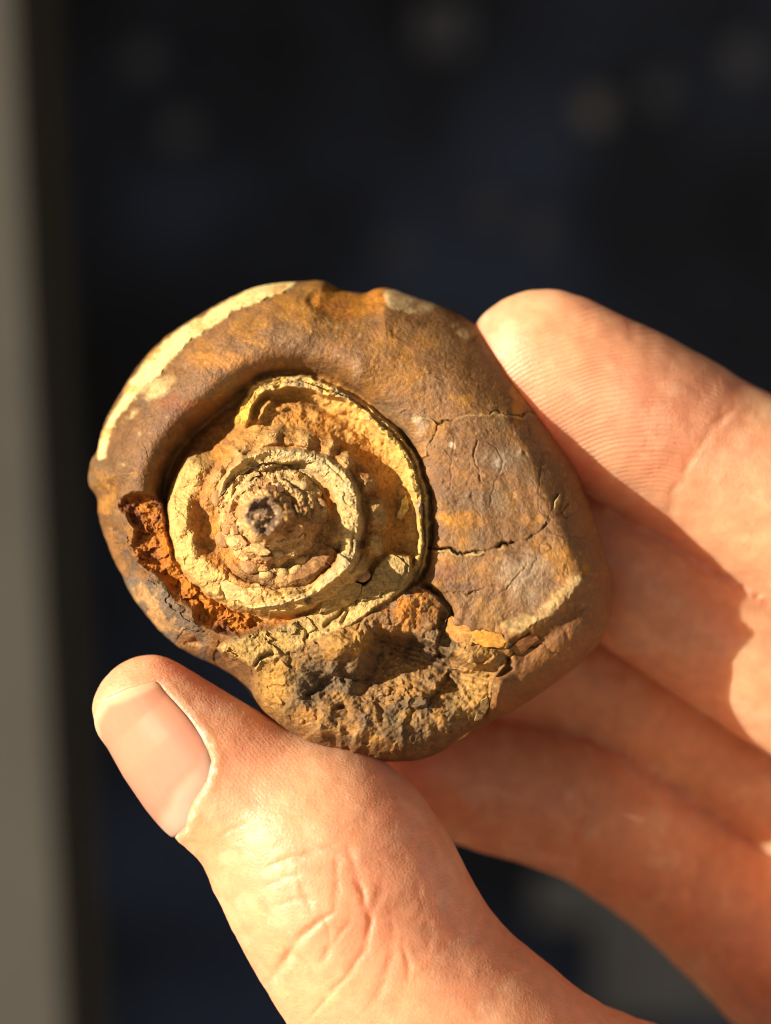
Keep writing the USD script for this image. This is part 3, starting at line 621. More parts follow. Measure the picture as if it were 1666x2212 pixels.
# --- loose flakes and plates lying on it
Hs = gaussian_filter(H, 2.0)
def flake(name, poly, c, lift=6, thick=14, mat=None, label=None, tiltx=0, tilty=0, inset=.12):
    p = np.asarray(poly, float); rng = np.random.default_rng(int(abs(p.sum())*10))
    size = np.ptp(p, axis=0).max(); k_ = 2 if size < 30 else 4
    e_ = np.roll(p, -1, 0)-p; p = np.concatenate([(p[i]+e_[i]*t+rng.normal(0, .016*size if t else .012*size, 2))[None] for i in range(len(p)) for t in np.arange(k_)/k_])
    ctr = p.mean(0); n_ = len(p)
    gx_, gy_ = np.meshgrid(np.linspace(-1, 1, 5), np.linspace(-1, 1, 5)); ext = np.abs(p-ctr).max(0)
    sx, sy = ctr[0]+gx_.ravel()*ext[0]*.8, ctr[1]+gy_.ravel()*ext[1]*.8
    A = np.c_[sx-ctr[0], sy-ctr[1], np.ones(25)]; k = np.linalg.lstsq(A, samp(Hs, sx, sy), rcond=None)[0]
    pl = lambda q: k[2]+lift+(k[0]*.8+tiltx)*(q[:, 0]-ctr[0])+(k[1]*.8+tilty)*(q[:, 1]-ctr[1])
    bump_ = lambda q: min(size*.05, 3.0)*fb(q[:, 0], q[:, 1], size*.35, 2, 140)
    rings = []
    for fr_ in (.45, 1-inset*.6): q = ctr+(p-ctr)*fr_; rings.append((q, pl(q)+bump_(q)))
    rings += [(p, pl(p)-1.6), (ctr+(p-ctr)*1.02, pl(p)-thick)]
    v = [P(*ctr, fy(*ctr, (pl(ctr[None])+bump_(ctr[None]))[0]))[None]]
    for q, h in rings: v.append(P(q[:, 0], q[:, 1], fy(q[:, 0], q[:, 1], h)))
    v.append(P(*ctr, fy(*ctr, pl(ctr[None])[0]-thick))[None]); v = np.vstack(v)
    f = []
    for i in range(n_):
        i2 = (i+1) % n_
        f.append((0, 1+i, 1+i2))
        for r_ in (0, 1, 2):
            a, b = 1+r_*n_+i, 1+r_*n_+i2; f += [(a, a+n_, b+n_), (a, b+n_, b)]
        f.append((1+3*n_+i, len(v)-1, 1+3*n_+i2))
    f = np.array(f)
    vol = np.einsum('ij,ij->i', v[f[:, 0]], np.cross(v[f[:, 1]], v[f[:, 2]])).sum()
    if vol < 0: f = f[:, ::-1]
    m_ = emit(FOS+name, v, f, mat or M_chalk, smooth=35, col=None)
    nv = len(m_.GetPointsAttr().Get())
    UsdGeom.PrimvarsAPI(m_).CreatePrimvar('albedo', Sdf.ValueTypeNames.Color3fArray, 'vertex').Set(Vt.Vec3fArray.FromNumpy((np.clip(np.zeros((nv, 3))+1.08*c*(1+.18*np.random.default_rng(nv).normal(size=(nv, 1))), .01, .9)).astype(np.float32)))
    if label: m_.GetPrim().SetCustomDataByKey('label', label)
# plates round the spire (traced as small quads, drawing units of the close view: 850+x*.3302, /1.844)
def q(*pts): return [((850+x*.3301)/1.844, (1780+y*.3301)/1.844) for x, y in pts]
tanp, palep, brnp = C(196,150,100), C(226,190,128), C(160,116,76)
for poly, c, lf in ((q((632,460),(762,455),(755,545),(625,535)), brnp, 7), (q((775,458),(855,458),(850,540),(765,560)), brnp, 6), (q((465,480),(540,468),(572,560),(500,560)), tanp, 5),
                    (q((505,420),(595,415),(590,468),(520,455)), tanp, 5), (q((300,470),(375,450),(385,520),(330,570),(295,550)), palep, 4), (q((230,955),(290,950),(300,1050),(255,1060)), brnp, 6),
                    (q((245,1070),(330,1065),(415,1160),(370,1225),(310,1235)), tanp, 8), (q((450,1175),(545,1165),(690,1265),(660,1310),(560,1315),(440,1270)), palep, 12),
                    (q((560,1330),(715,1325),(640,1390)), tanp, 8), (q((450,320),(550,310),(560,340),(470,360),(410,430),(395,425)), palep, 6), (q((270,915),(365,900),(370,940),(290,945)), palep, 5),
                    (q((1140,735),(1170,730),(1165,860),(1140,865)), tanp, 6), (q((980,700),(1000,700),(1045,820),(1030,845),(1010,780)), palep, 8), (q((330,790),(390,780),(380,850),(330,865),(300,830)), tanp, 4),
                    (q((900,1040),(990,1010),(1010,1070),(940,1115)), tanp, 5), (q((980,1160),(1100,1030),(1095,1110),(1000,1170)), tanp, 6), (q((420,560),(470,530),(495,580),(450,600)), tanp, 4),
                    (q((690,600),(760,610),(770,660),(700,650)), brnp, 4), (q((850,580),(930,600),(940,660),(860,670)), tanp, 5)):
    flake('shell_plate', poly, c, lift=lf, thick=16)
# bigger flakes elsewhere
flake('ochre_flake', [(965,1338),(978,1330),(1010,1352),(1022,1368),(1012,1392),(985,1388),(962,1368)], C(190,136,72), 3, 22)
flake('ochre_flake', [(1018,1366),(1045,1360),(1080,1368),(1098,1385),(1088,1398),(1050,1400),(1022,1386)], C(206,148,66), 7, 30)
flake('brown_flake', [(1104,1398),(1150,1366),(1166,1380),(1118,1420)], C(146,96,54), 3, 20, M_smooth)
flake('brown_flake', [(1098,1448),(1150,1408),(1178,1396),(1216,1420),(1150,1472),(1086,1520),(1076,1500)], C(142,102,66), 5, 26, M_smooth)
flake('cream_flake', [(1040,1512),(1052,1505),(1056,1525),(1040,1552),(1024,1558)], C(226,196,140), 8, 22)
flake('cream_flake', [(985,1578),(1020,1560),(1030,1566),(1005,1592),(985,1600)], C(216,170,104), 6, 24)
flake('clay_flake', [(720,1276),(760,1256),(780,1262),(782,1288),(752,1308),(716,1318),(690,1325),(700,1298)], C(186,156,98), 1, 20)
flake('cream_flake', [(868,1080),(878,1068),(884,1098),(866,1124),(858,1118)], C(236,198,110), 10, 14)
flake('cream_flake', [(470,1248),(520,1262),(560,1262),(566,1292),(540,1306),(490,1292)], C(222,186,124), 4, 16)
# rounded beads by the spire
def bead_mesh(x, y, rx, ry, rot, c, hgt=.8, name='knob'):
    import trimesh
    s_ = trimesh.creation.icosphere(2); v = s_.vertices.copy()
    v *= (1+.16*fb(v[:, 0]+x, v[:, 1]+y, .8, 2, 5)[:, None])
    lx = v[:, 0]*rx; ly = v[:, 1]*ry; co, si = math.cos(rot), math.sin(rot)
    X_, Y_ = x+lx*co-ly*si, y+lx*si+ly*co
    base = samp(Hs, np.array([x]), np.array([y]))[0]
    vv = P(X_, Y_, fy(X_, Y_, base+v[:, 2]*min(rx, ry)*hgt)); f = s_.faces
    vol = np.einsum('ij,ij->i', vv[f[:, 0]], np.cross(vv[f[:, 1]], vv[f[:, 2]])).sum()
    emit(FOS+name, vv, f if vol > 0 else f[:, ::-1], M_chalk, smooth=True, col=np.zeros((len(vv), 3))+c)
for x, y, rx, ry, ro, c in ((642,1046,17,10,.2,palep),(655,1050,11,12,0,palep),(684,1064,12,10,.4,palep),(694,1090,15,11,.9,tanp),(650,1212,14,11,0,palep),(600,1196,13,9,.2,palep),(480,1165,20,14,1.2,tanp),
                            (540,1225,22,15,.2,tanp),(575,1240,16,11,0,palep),(612,1237,13,11,0,palep),(640,1230,15,9,-.5,palep),(785,1243,17,13,-.7,tanp),(492,1140,10,17,.2,tanp),(470,1076,13,19,.2,tanp)):
    bead_mesh(x, y, rx, ry, ro, c)

# ================================================================ HAND
def chain(pts):
    """Joints (drawing x, y, depth mm, radius in drawing units) to a dense chain of spheres in metres."""
    p = np.asarray(pts, float); w = P(p[:, 0], p[:, 1], p[:, 2]*1e-3)
    r = p[:, 3]*U*(D+p[:, 2]*1e-3)/D
    return cr(np.c_[w, r], n=3)
THUMB = chain([(322,1536,0,116),(372,1584,0,134),(432,1640,0,151),(505,1698,.3,160),(577,1748,.6,176),(640,1792,.8,206),(690,1835,1,236),(742,1917,1,249),(788,1999,1,247),(836,2080,1,246),(896,2162,1,250),(975,2252,1,262),(1150,2420,2,285),(1430,2600,5,345),(1800,2800,12,380)])
INDEX = chain([(1168,795,9,170),(1230,825,9,180),(1330,884,10,190),(1430,940,11.5,191),(1520,994,12.5,191),(1600,1042,13,199),(1700,1100,14,210),(1900,1220,17,212),(2150,1370,21,230)])
MIDDLE = chain([(1120,1090,23,135),(1220,1140,20.5,150),(1330,1225,16.6,146),(1450,1318,15.2,147),(1598,1412,15.2,150),(1800,1530,18,160),(2150,1700,29,210)])
RING = chain([(1010,1440,27,120),(1100,1438,27.5,132),(1200,1448,28,140),(1300,1478,28,146),(1365,1512,28,150),(1450,1560,30,146),(1560,1628,32,150),(1720,1716,33.5,160),(2120,1990,30,205)])
LITTLE = chain([(888,1652,22,118),(960,1676,22.5,128),(1060,1700,23.4,140),(1150,1718,24,147),(1225,1738,24,152),(1290,1770,24.5,148),(1400,1842,28,146),(1500,1915,30.5,152),(1600,1990,32,166),(1760,2118,33,188),(2040,2320,31,215)])
PALM = [chain([(2150,1370,22,250),(2300,1800,27,250),(2500,2300,28,260)]), chain([(2150,1700,29,230),(2350,2050,30,250),(2550,2500,29,270)]), chain([(2120,1990,30,220),(2300,2300,30,250),(2500,2650,28,290)]),
        chain([(2040,2320,27,230),(2200,2550,27,260),(2400,2850,26,300)]), chain([(1800,2800,14,380),(2100,2850,18,380),(2450,2900,24,350)]), chain([(2450,2700,27,330),(2600,3000,27,320),(2800,3400,27,330)]), chain([(2150,1500,24,230),(1980,2050,24,160),(1850,2600,16,300)])]
def sd_chain(ch, p):
    out = np.full(len(p), 1e9, np.float32)
    for a, b in zip(ch[:-1], ch[1:]):
        e = (b[:3]-a[:3]).astype(np.float32); w = p-a[:3].astype(np.float32)
        t = np.clip(w@e/max(float(e@e), 1e-14), 0, 1)
        q = w-t[:, None]*e
        out = np.minimum(out, np.sqrt(np.einsum('ij,ij->i', q, q))-(a[3]+t*(b[3]-a[3])).astype(np.float32))
    return out
def smin(a, b, k):
    h = np.clip(.5+.5*(b-a)/k, 0, 1); return b+(a-b)*h-k*h*(1-h)
def hand_sdf(p):
    fs_ = [sd_chain(c, p) for c in (INDEX, MIDDLE, RING, LITTLE)]
    a = fs_[0]
    for b in fs_[1:]: a = np.minimum(a, b)
    pm = sd_chain(PALM[0], p)
    for c in PALM[1:]: pm = smin(pm, sd_chain(c, p), .010)
    a = smin(a, pm, .004)
    return smin(smin(a, sd_chain(THUMB, p), .0006), smin(pm, sd_chain(THUMB, p), .006), .0008)
def surface_nets(fun, lo, hi, h):
    n = np.ceil((hi-lo)/h).astype(int)+1
    ax3 = [lo[k]+h*np.arange(n[k]) for k in range(3)]
    # coarse pass to skip empty space
    q4 = 4; cax = [lo[k]+h*(np.arange(0, n[k]+q4, q4)) for k in range(3)]
    cg = np.stack(np.meshgrid(*cax, indexing='ij'), -1).reshape(-1, 3).astype(np.float32)
    Cs = fun(cg).reshape([len(c) for c in cax])
    ii = [np.minimum((np.arange(n[k])+q4//2)//q4, len(cax[k])-1) for k in range(3)]
    S_ = np.ascontiguousarray(Cs[np.ix_(*ii)])
    near = np.argwhere(np.abs(S_) < 5.5*h)
    S_[tuple(near.T)] = fun((lo+h*near).astype(np.float32))
    neg = S_ < 0
    c8 = np.zeros(n-1, np.int8)
    offs = [(a, b, c) for a in (0, 1) for b in (0, 1) for c in (0, 1)]
    sl = lambda A, o: A[o[0]:n[0]-1+o[0], o[1]:n[1]-1+o[1], o[2]:n[2]-1+o[2]]
    for o in offs: c8 += sl(neg, o)
    act = (c8 > 0) & (c8 < 8); ci = np.argwhere(act); vid = np.full(n-1, -1, np.int64); vid[act] = np.arange(len(ci))
    acc = np.zeros((len(ci), 3)); cnt = np.zeros(len(ci))
    for i_, o1 in enumerate(offs):
        for o2 in offs[i_+1:]:
            if sum(x != y for x, y in zip(o1, o2)) != 1: continue
            v1, v2 = S_[tuple((ci+o1).T)], S_[tuple((ci+o2).T)]; mk = (v1 < 0) != (v2 < 0)
            t = np.where(mk, v1/np.where(mk, v1-v2, 1), 0)
            acc += mk[:, None]*(np.array(o1)+t[:, None]*(np.array(o2)-np.array(o1))); cnt += mk
    vv = lo+h*(ci+acc/cnt[:, None])
    quads = []
    for k in range(3):
        o = np.zeros(3, int); o[k] = 1
        A = neg[:-1, :-1, :-1]; B_ = sl(neg, o)
        e_ = np.argwhere(A != B_); e_ = e_[(np.delete(e_, k, 1) > 0).all(1)]
        fl_ = A[tuple(e_.T)]
        u1, u2 = np.zeros(3, int), np.zeros(3, int); u1[(k+1) % 3] = 1; u2[(k+2) % 3] = 1
        qd = np.stack([vid[tuple((e_-u1-u2).T)], vid[tuple((e_-u2).T)], vid[tuple(e_.T)], vid[tuple((e_-u1).T)]], 1)
        quads.append(np.where(fl_[:, None], qd, qd[:, ::-1]))
    qd = np.vstack(quads); qd = qd[(qd >= 0).all(1)]
    return vv, np.vstack([qd[:, [0, 1, 2]], qd[:, [0, 2, 3]]])
hv, hf = surface_nets(hand_sdf, np.array([-.036, -.016, ZC-.092]), np.array([.100, .054, ZC+.027]), .00085)
import trimesh
hm = trimesh.Trimesh(hv, hf, process=False)
def frame_xy(v): k = D/(D+v[:, 1])/U; return 833+v[:, 0]*k, 1106-(v[:, 2]-ZC)*k
def grad(fun, p, e=1e-4):
    g_ = np.stack([fun((p+np.eye(3)[k]*e).astype(np.float32))-fun((p-np.eye(3)[k]*e).astype(np.float32)) for k in range(3)], -1)
    return g_/np.maximum(np.linalg.norm(g_, axis=1, keepdims=True), 1e-12)
hv2, hf2 = trimesh.remesh.subdivide(hm.vertices, hm.faces)
def vnorm(v, f):
    n_ = np.zeros_like(v); x_ = np.cross(v[f[:, 1]]-v[f[:, 0]], v[f[:, 2]]-v[f[:, 0]])
    for k in range(3): np.add.at(n_, f[:, k], x_)
    return n_/np.maximum(np.linalg.norm(n_, axis=1, keepdims=True), 1e-30)
hn = vnorm(hv2, hf2)
hv2 = hv2-hn*np.clip(hand_sdf(hv2.astype(np.float32)), -1e-3, 1e-3)[:, None]
hv2 = hv2-vnorm(hv2, hf2)*np.clip(hand_sdf(hv2.astype(np.float32)), -1e-3, 1e-3)[:, None]
from scipy.sparse import coo_matrix
ea = np.vstack([hf2[:, [0, 1]], hf2[:, [1, 2]], hf2[:, [2, 0]]]); ea = np.vstack([ea, ea[:, ::-1]])
Wm = coo_matrix((np.ones(len(ea)), (ea[:, 0], ea[:, 1])), shape=(len(hv2),)*2).tocsr(); deg = np.asarray(Wm.sum(1)).ravel()
for _ in range(4): hv2 = hv2+.5*(Wm@hv2/np.maximum(deg, 1)[:, None]-hv2)
hn = vnorm(hv2, hf2)
print('hand mesh', len(hv2), len(hf2), round(time.time()-T0, 1))
def refine(v, f, mark):
    e = np.sort(np.stack([f[:, [0, 1]], f[:, [1, 2]], f[:, [2, 0]]], 1), 2); key = e[..., 0].astype(np.int64)*len(v)+e[..., 1]
    sp = np.unique(key[mark]); isp = np.isin(key, sp); vi = len(v)+np.searchsorted(sp, key)
    v2 = np.vstack([v, .5*(v[sp//len(v)]+v[sp % len(v)])]); cnt = isp.sum(1); out = [f[cnt == 0]]
    k = cnt == 3; a, b, c = f[k].T; x, y, z = vi[k].T; out += [np.c_[a, x, z], np.c_[x, b, y], np.c_[z, y, c], np.c_[x, y, z]]
    for r_ in range(3):
        fr2, ir, vr = np.roll(f, -r_, 1), np.roll(isp, -r_, 1), np.roll(vi, -r_, 1)
        k = (cnt == 1) & ir[:, 0]; a, b, c = fr2[k].T; x = vr[k, 0]; out += [np.c_[a, x, c], np.c_[x, b, c]]
        k = (cnt == 2) & ir[:, 0] & ir[:, 1]; a, b, c = fr2[k].T; x, y = vr[k, 0], vr[k, 1]; out += [np.c_[x, b, y], np.c_[a, x, y], np.c_[a, y, c]]
    return v2, np.vstack(out)
for _ in range(2):
    cx_, cy_ = frame_xy(hv2[hf2].mean(1)); nf = np.cross(hv2[hf2[:, 1]]-hv2[hf2[:, 0]], hv2[hf2[:, 2]]-hv2[hf2[:, 0]])
    dg_ = hv2[hf2[:, 0], 1] < .006
    mk = (nf[:, 1] < 0) & (((cx_ > 150) & (cx_ < 1150) & (cy_ > 1390) & (cy_ < 2260) & dg_) | ((cx_ > 1380) & (cx_ < 1640) & (cy_ > 820) & (cy_ < 1220) & dg_))
    hv2, hf2 = refine(hv2, hf2, mk)
hn = vnorm(hv2, hf2)
# which digit each vertex belongs to
dig = np.argmin(np.stack([sd_chain(c, hv2.astype(np.float32)) for c in (THUMB, INDEX, MIDDLE, RING, LITTLE)]), 0)
hx, hy = frame_xy(hv2); front = -hn[:, 1]
# thumb frame: along the thumb from the tip, angle round it (0 towards the camera, + towards the lower left)
t_ax = np.array([.672, .74]); t_nm = np.array([.74, -.672])
def thumb_coords(x, y): return (x-322)*t_ax[0]+(y-1536)*t_ax[1], (x-322)*t_nm[0]+(y-1536)*t_nm[1]
tal, tno = thumb_coords(hx, hy)
def trad(al): return np.interp(al, [-60, 0, 68, 150, 232, 330], [100, 116, 134, 151, 160, 176])
tth = np.degrees(np.arctan2(-tno, np.maximum(-(hv2[:, 1]-.0002)/U, -400)))
# nail outline in (along, angle)
def nail_prox(th): return np.interp(th, [-30, -12, 4, 33, 47, 90, 120], [120, 172, 200, 226, 245, 236, 190])
def nail_dist(th): return np.interp(th, [-30, 0, 30, 60, 90, 120], [-36, -66, -84, -70, -30, 10])
def nail_lat(al): return np.interp(al, [-40, 0, 60, 118, 172], [-30, -28, -24, -19, -12])
disp = np.zeros(len(hv2))
isT = (dig == 0)
lat = (tth-nail_lat(tal))*np.maximum(trad(tal), 60)*math.pi/180         # >0 inside the nail
prx = nail_prox(tth)-tal
dst = tal-nail_dist(tth)
ins_n = np.minimum(np.minimum(lat, prx), dst)
ins_n = np.where(isT & (tth < 118), ins_n, -99)
disp += np.where(ins_n > -60, -15*ss(-5, 13, ins_n)-9*ss(12, 60, ins_n), 0)
fold = np.where(isT & (tth < 118) & (tal > -30), np.exp(-((np.minimum(lat, prx)+15)/11)**2), 0)
disp += 2.6*fold*(.7+.5*fb(hx, hy, 26, 3, 205))
# creases (drawing units): pts, depth, width, which digit
def crease(pts, dep, wd, dg, puff=.08):
    global disp
    sel = np.flatnonzero((dig == dg) & (front > .1)); c_ = cr(pts)
    lo_, hi_ = c_.min(0)-6*wd, c_.max(0)+6*wd
    sel = sel[(hx[sel] > lo_[0]) & (hx[sel] < hi_[0]) & (hy[sel] > lo_[1]) & (hy[sel] < hi_[1])]
    x_ = hx[sel]+5*fb(hx[sel], hy[sel], 30, 2, 200); y_ = hy[sel]+5*fb(hx[sel], hy[sel], 30, 2, 201)
    d__, s__, f__ = pline(c_, x_, y_)
    wd = wd*.85*(.75+.5*np.clip(.5+fb(x_, y_, 40, 2, 202), 0, 1)); dep = dep*.8*np.clip(.75+.8*fb(x_, y_, 36, 2, 203), .2, 1.2)
    e__ = np.sqrt(np.clip(np.sin(np.pi*np.clip(f__, .02, .98)), 0, 1))
    disp[sel] += e__*(-dep*np.exp(-(d__/wd)**2)+puff*dep*np.exp(-((d__-2.4*wd)/(1.6*wd))**2))
for pts, dep, wd in (([(575,1878),(620,1856),(672,1842),(715,1828),(752,1822)], 4.5, 9), ([(750,1827),(772,1900),(787,1949),(799,1998),(786,2056),(750,2105),(697,2164),(667,2203)], 6.5, 8),
                     ([(731,1964),(692,1988),(653,2022),(619,2071),(590,2108),(582,2140)], 10, 9), ([(562,1925),(575,1960),(589,1988),(609,2032)], 4, 8), ([(648,1900),(664,1935),(677,1969)], 4, 8),
                     ([(726,1847),(728,1920),(722,1969)], 5, 8), ([(833,1890),(809,1959),(794,1998)], 4, 10), ([(868,2030),(880,2080),(884,2130)], 3, 9), ([(700,1970),(712,2020),(705,2070)], 2.5, 8),
                     ([(760,1985),(720,2040),(690,2090)], 3, 9), ([(640,2060),(680,2100),(700,2140)], 2.5, 8), ([(905,1900),(925,1990),(930,2060)], 2.5, 12), ([(845,1980),(850,2060),(820,2140),(780,2200)], 3, 12),
                     ([(440,1840),(490,1800),(540,1780)], 2.5, 8), ([(470,1890),(520,1850),(560,1835)], 2, 8), ([(555,1930),(600,1900),(660,1885)], 3, 9), ([(600,1960),(650,1940),(690,1950)], 2.5, 8)):
    crease(pts, dep, wd, 0)
for pts, dep, wd in (([(1566,880),(1545,915),(1515,955),(1490,1000),(1462,1050),(1447,1110),(1442,1165)], 4.5, 13), ([(1525,945),(1560,905),(1590,880)], 3, 8), ([(1420,1060),(1408,1110),(1415,1150)], 3, 10)): crease(pts, dep, wd, 1)
for pts, dep, wd in (([(1352,1440),(1345,1490),(1330,1540),(1322,1590)], 15, 16), ([(1368,1450),(1362,1500),(1352,1560)], 5, 10)): crease(pts, dep, wd, 3)
for pts, dep, wd in (([(1268,1700),(1262,1760),(1240,1820),(1222,1865)], 10, 15), ([(1240,1690),(1236,1750),(1218,1810)], 4, 12), ([(1500,1830),(1510,1890),(1490,1960),(1470,2020)], 10, 16), ([(1120,1760),(1100,1790),(1090,1820)], 3, 12), ([(1060,1740),(1040,1775),(1030,1800)], 3, 12)): crease(pts, dep, wd, 4)
# broad softness of the flesh
disp += 5*fb(hv2[:, 0]/U, hv2[:, 2]/U, 130, 2, 210)+1.6*fb(hv2[:, 0]/U, hv2[:, 2]/U, 40, 3, 211)+.28*fb(hx+.4*hy, hy, 12, 3, 212)
disp += np.where(isT, 8*np.exp(-(np.hypot(hx-680, hy-1985)/90)**2), 0)
hv2 = hv2+hn*(disp*U)[:, None]; hn = vnorm(hv2, hf2)
# colour of the skin itself: redder finger ends and creases, paler sides
hc = np.zeros((len(hv2), 3))+np.array([.62, .285, .158])
nz = fb(hv2[:, 0]/U, hv2[:, 2]/U, 110, 4, 220); nz2 = fb(hv2[:, 0]/U, hv2[:, 2]/U, 26, 3, 221)
hc = mix(hc, (.65, .33, .178), ss(-.1, .5, nz)); hc = mix(hc, (.60, .275, .15), ss(.0, .5, -nz+.4*nz2)*.6)
red = np.where(isT, np.exp(-(np.hypot(hx-420, hy-1490)/150)**2), 0)+np.where(dig == 1, np.exp(-(np.hypot((hx-1380)*.7, (hy-900))/150)**2), 0)+np.where(isT, .6*np.exp(-(np.hypot(hx-900, hy-1790)/150)**2), 0)
hc = mix(hc, (.62, .265, .165), np.clip(red, 0, 1)*.65)
hc = mix(hc, (.56, .235, .12), np.clip(-disp/12, 0, 1)*.5*(ins_n < -6))
hc = mix(hc, (.58, .265, .13), np.where(isT, np.exp(-(np.hypot(hx-460, hy-1840)/70)**2), 0)*.6)
hc = mix(hc, (.55, .235, .115), ss(2, 3, dig.astype(float))*.35)
dry = np.where(isT & (np.abs(ins_n+6) < 12), ss(.15, .5, nz2), 0)*.35
bl = fb(hx, hy, 46, 4, 222)
hc = mix(hc, (.60, .25, .14), ss(.15, .5, bl)*.45); hc = mix(hc, (.68, .42, .27), ss(.15, .5, -bl)*.35)
hc = mix(hc, (.45, .19, .10), np.where((dig < 2), ss(.62, .75, fb(hx, hy, 9, 2, 223)), 0)*.35)
hc = mix(hc, (.82, .66, .52), dry)
cut = np.where(isT & (tth < 110) & (tal > 60), np.exp(-((ins_n+3)/6)**2)*ss(.0, .3, fb(hx, hy, 12, 3, 233)), 0)
hc = mix(hc, (.86, .74, .64), np.clip(cut, 0, 1)*.25)
# fingerprint ridges: phase and strength as attributes
qx, qy = hx-1395, hy-1175
ph = np.hypot(qx*.85, qy)/10.0+1.6*fb(hx, hy, 150, 2, 230)+.30*fb(hx, hy, 34, 2, 232)
pst = np.where(dig == 1, ss(.05, .4, front)*ss(1560, 1440, hx+.5*(hy-950))*ss(330, 260, np.hypot(hx-1330, hy-930)), 0)*np.clip(.42+.45*fb(hx, hy, 60, 3, 231), 0, .8)
lx_ = tal+.6*tno
ph = np.where(isT, (tno+30*np.sin(tal/160))/9.0, ph)
pst = np.where(isT, .13*np.exp(-(np.hypot(tal-230, tno-90)/130)**2), pst)
M_skin = usdkit.material(stage, '/World/Looks/skin', {
    'a': ('attribute', {'attribute': 'albedo'}), 'ph': ('attribute', {'attribute': 'ridge_phase'}), 'ps': ('attribute', {'attribute': 'ridge_strength'}),
    'g': ('geometry', {}), 'n': ('noise_texture', {'scale': 2400.0, 'detail': 4.0, 'roughness': 0.55}), 'n2': ('noise_texture', {'scale': 600.0, 'detail': 3.0, 'roughness': 0.5}),
    'vo': ('voronoi_texture', {'scale': 2300.0, 'feature': 'distance_to_edge', 'randomness': 1.0}),
    'tp': ('math', {'math_type': 'multiply', 'value2': 6.2832}), 'si': ('math', {'math_type': 'sine'}), 'rs': ('math', {'math_type': 'multiply'}),
    'vm': ('map_range', {'from_min': 0.0, 'from_max': 0.35, 'to_min': 0.0, 'to_max': 0.55, 'clamp': True}),
    'a1': ('math', {'math_type': 'multiply_add', 'value2': 0.5}), 'a2': ('math', {'math_type': 'add'}),
    'bu': ('bump', {'strength': 0.55, 'distance': 0.00007}),
    'rm': ('map_range', {'from_min': 0.3, 'from_max': 0.7, 'to_min': 0.40, 'to_max': 0.60}),
    'cv': ('map_range', {'from_min': 0.3, 'from_max': 0.7, 'to_min': 0.90, 'to_max': 1.08}), 'cs': ('vector_math', {'math_type': 'scale'}),
    'p': ('principled_bsdf', {'subsurface_weight': 0.55, 'subsurface_radius': (1.0, 0.32, 0.16), 'subsurface_scale': 0.0016, 'specular_ior_level': 0.42})},
    [('ph.fac', 'tp.value1'), ('tp.value', 'si.value1'), ('si.value', 'rs.value1'), ('ps.fac', 'rs.value2'), ('g.position', 'n.vector'), ('g.position', 'n2.vector'), ('g.position', 'vo.vector'),
     ('vo.distance', 'vm.value'), ('n.fac', 'a1.value1'), ('vm.result', 'a1.value3'), ('a1.value', 'a2.value1'), ('rs.value', 'a2.value2'), ('a2.value', 'bu.height'), ('bu.normal', 'p.normal'),
     ('n.fac', 'rm.value'), ('rm.result', 'p.roughness'), ('n2.fac', 'cv.value'), ('a.color', 'cs.vector1'), ('cv.result', 'cs.scale'), ('cs.vector', 'p.base_color')], surface='p.BSDF')
hand = UsdGeom.Xform.Define(stage, '/World/hand')
tag(hand, 'bare human hand gripping the brown fossil shell with thumb and index finger', 'hand')
emit('/World/hand/skin', hv2, hf2, M_skin, normals=hn, col=hc, scal={'ridge_phase': ph, 'ridge_strength': pst})
# thumb nail: a curved plate over the thumb's end
na, nt = 60, 70
TH = np.linspace(0, 1, nt)[None, :]*np.ones((na, 1)); AL = np.linspace(0, 1, na)[:, None]*np.ones((1, nt))
al0 = np.full((na, nt), 60.0); th_ = np.zeros((na, nt))
for _ in range(6):
    th_ = nail_lat(np.clip(al0, -60, 172))*(1-TH)+112*TH
    al0 = nail_prox(th_)*(1-AL)+nail_dist(th_)*AL
def thumb_point(al, th, r):
    y0 = np.interp(al, [0, 150, 330], [0, 0, .6])*1e-3
    no = -r*np.sin(np.radians(th)); yv = -r*np.cos(np.radians(th))
    ctr_n = np.interp(al, [-90, 0, 68, 150, 232, 330], [0, 0, 1, 4, 6, 16])
    x_ = 322+al*t_ax[0]+(no+ctr_n)*t_nm[0]; yy_ = 1536+al*t_ax[1]+(no+ctr_n)*t_nm[1]
    return P(x_, yy_, y0+yv*U)
edge_d = np.minimum(np.minimum(TH*nt, (1-TH)*nt), np.minimum(AL*na, (1-AL)*na))
rn = np.interp(al0, [-100, -60, 0, 68, 150, 232], [108, 113, 120, 137, 152, 160])+0.6-6*np.exp(-TH*nt/4.0)-8*np.exp(-AL*na/5.0)+.15*np.sin(TH*46)
top = thumb_point(al0, th_, rn); bot = thumb_point(al0, th_, rn-7)
nv_ = np.vstack([top.reshape(-1, 3), bot.reshape(-1, 3)])
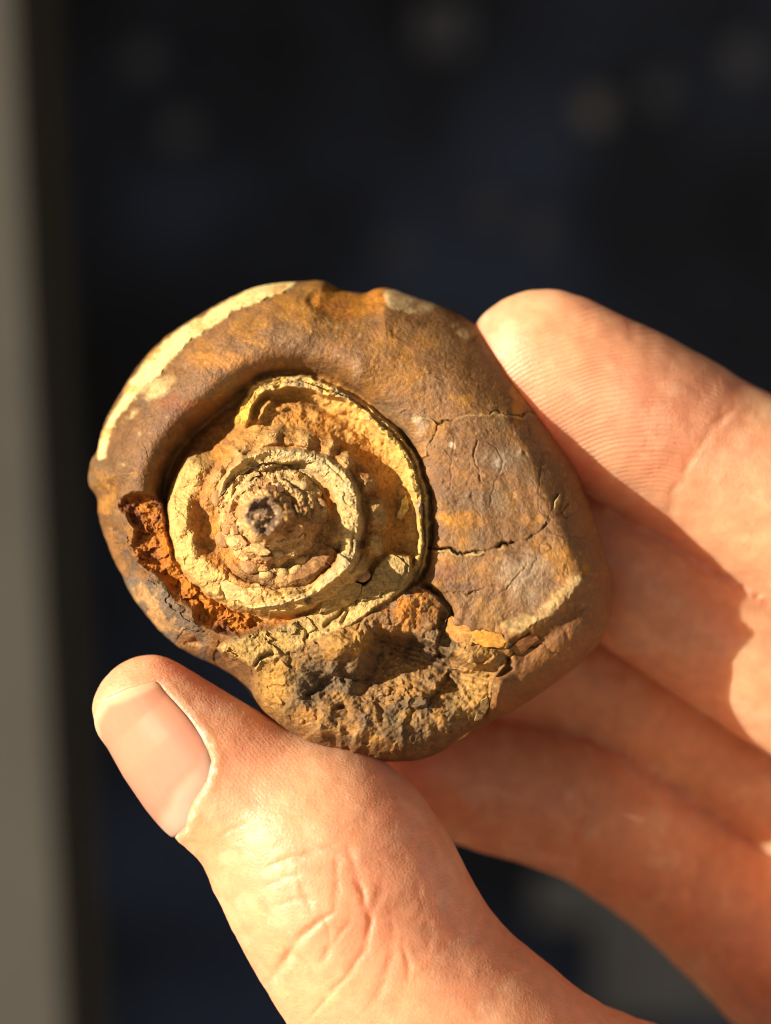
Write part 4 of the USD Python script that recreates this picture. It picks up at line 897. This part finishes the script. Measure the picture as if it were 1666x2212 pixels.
gi = np.arange(na*nt).reshape(na, nt); a, b_, c_, d_ = gi[:-1, :-1].ravel(), gi[:-1, 1:].ravel(), gi[1:, 1:].ravel(), gi[1:, :-1].ravel()
ff_ = [np.c_[a, b_, c_], np.c_[a, c_, d_], np.c_[c_, b_, a]+na*nt, np.c_[d_, c_, a]+na*nt]
loop = np.r_[gi[0, :], gi[1:, -1], gi[-1, -2::-1], gi[-2:0:-1, 0]]; l2 = np.roll(loop, -1); o_ = na*nt
ff_ += [np.c_[loop, loop+o_, l2+o_], np.c_[loop, l2+o_, l2]]; ff_ = np.vstack(ff_)
if np.cross(nv_[ff_[:200, 1]]-nv_[ff_[:200, 0]], nv_[ff_[:200, 2]]-nv_[ff_[:200, 0]])[:, 1].mean() > 0: ff_ = ff_[:, ::-1]
A2 = np.r_[AL.ravel(), AL.ravel()]; T2 = np.r_[TH.ravel(), TH.ravel()]
nc = np.zeros((len(A2), 3))+np.array([.55, .245, .155])
nc = mix(nc, (.52, .215, .15), np.exp(-((A2-.32)/.2)**2)*.7); nc = mix(nc, (.68, .42, .25), ss(.90, .96, A2+.02*np.sin(T2*9)))
nc = mix(nc, (.80, .66, .56), ss(.1, .45, fb(T2*40, A2*60, 9, 3, 141))*ss(.10, .02, A2)*.7); nc = nc*(1+.012*np.sin(T2*90+3*A2))[:, None]; nc = mix(nc, (.62, .38, .27), ss(.24, .14, A2+.5*(T2-.42)**2)*.85)
M_nail = usdkit.material(stage, '/World/Looks/nail', {
    'a': ('attribute', {'attribute': 'albedo'}), 'g': ('geometry', {}), 'n': ('noise_texture', {'scale': 900.0, 'detail': 3.0}), 'bu': ('bump', {'strength': 0.08, 'distance': 0.0001}),
    'p': ('principled_bsdf', {'subsurface_weight': 0.4, 'subsurface_radius': (1.0, 0.4, 0.25), 'subsurface_scale': 0.001, 'roughness': 0.30, 'specular_ior_level': 0.4})},
    [('a.color', 'p.base_color'), ('g.position', 'n.vector'), ('n.fac', 'bu.height'), ('bu.normal', 'p.normal')], surface='p.BSDF')
nl = emit('/World/hand/thumbnail', nv_, ff_, M_nail, smooth=True, col=nc)
print('done', round(time.time()-T0, 1))
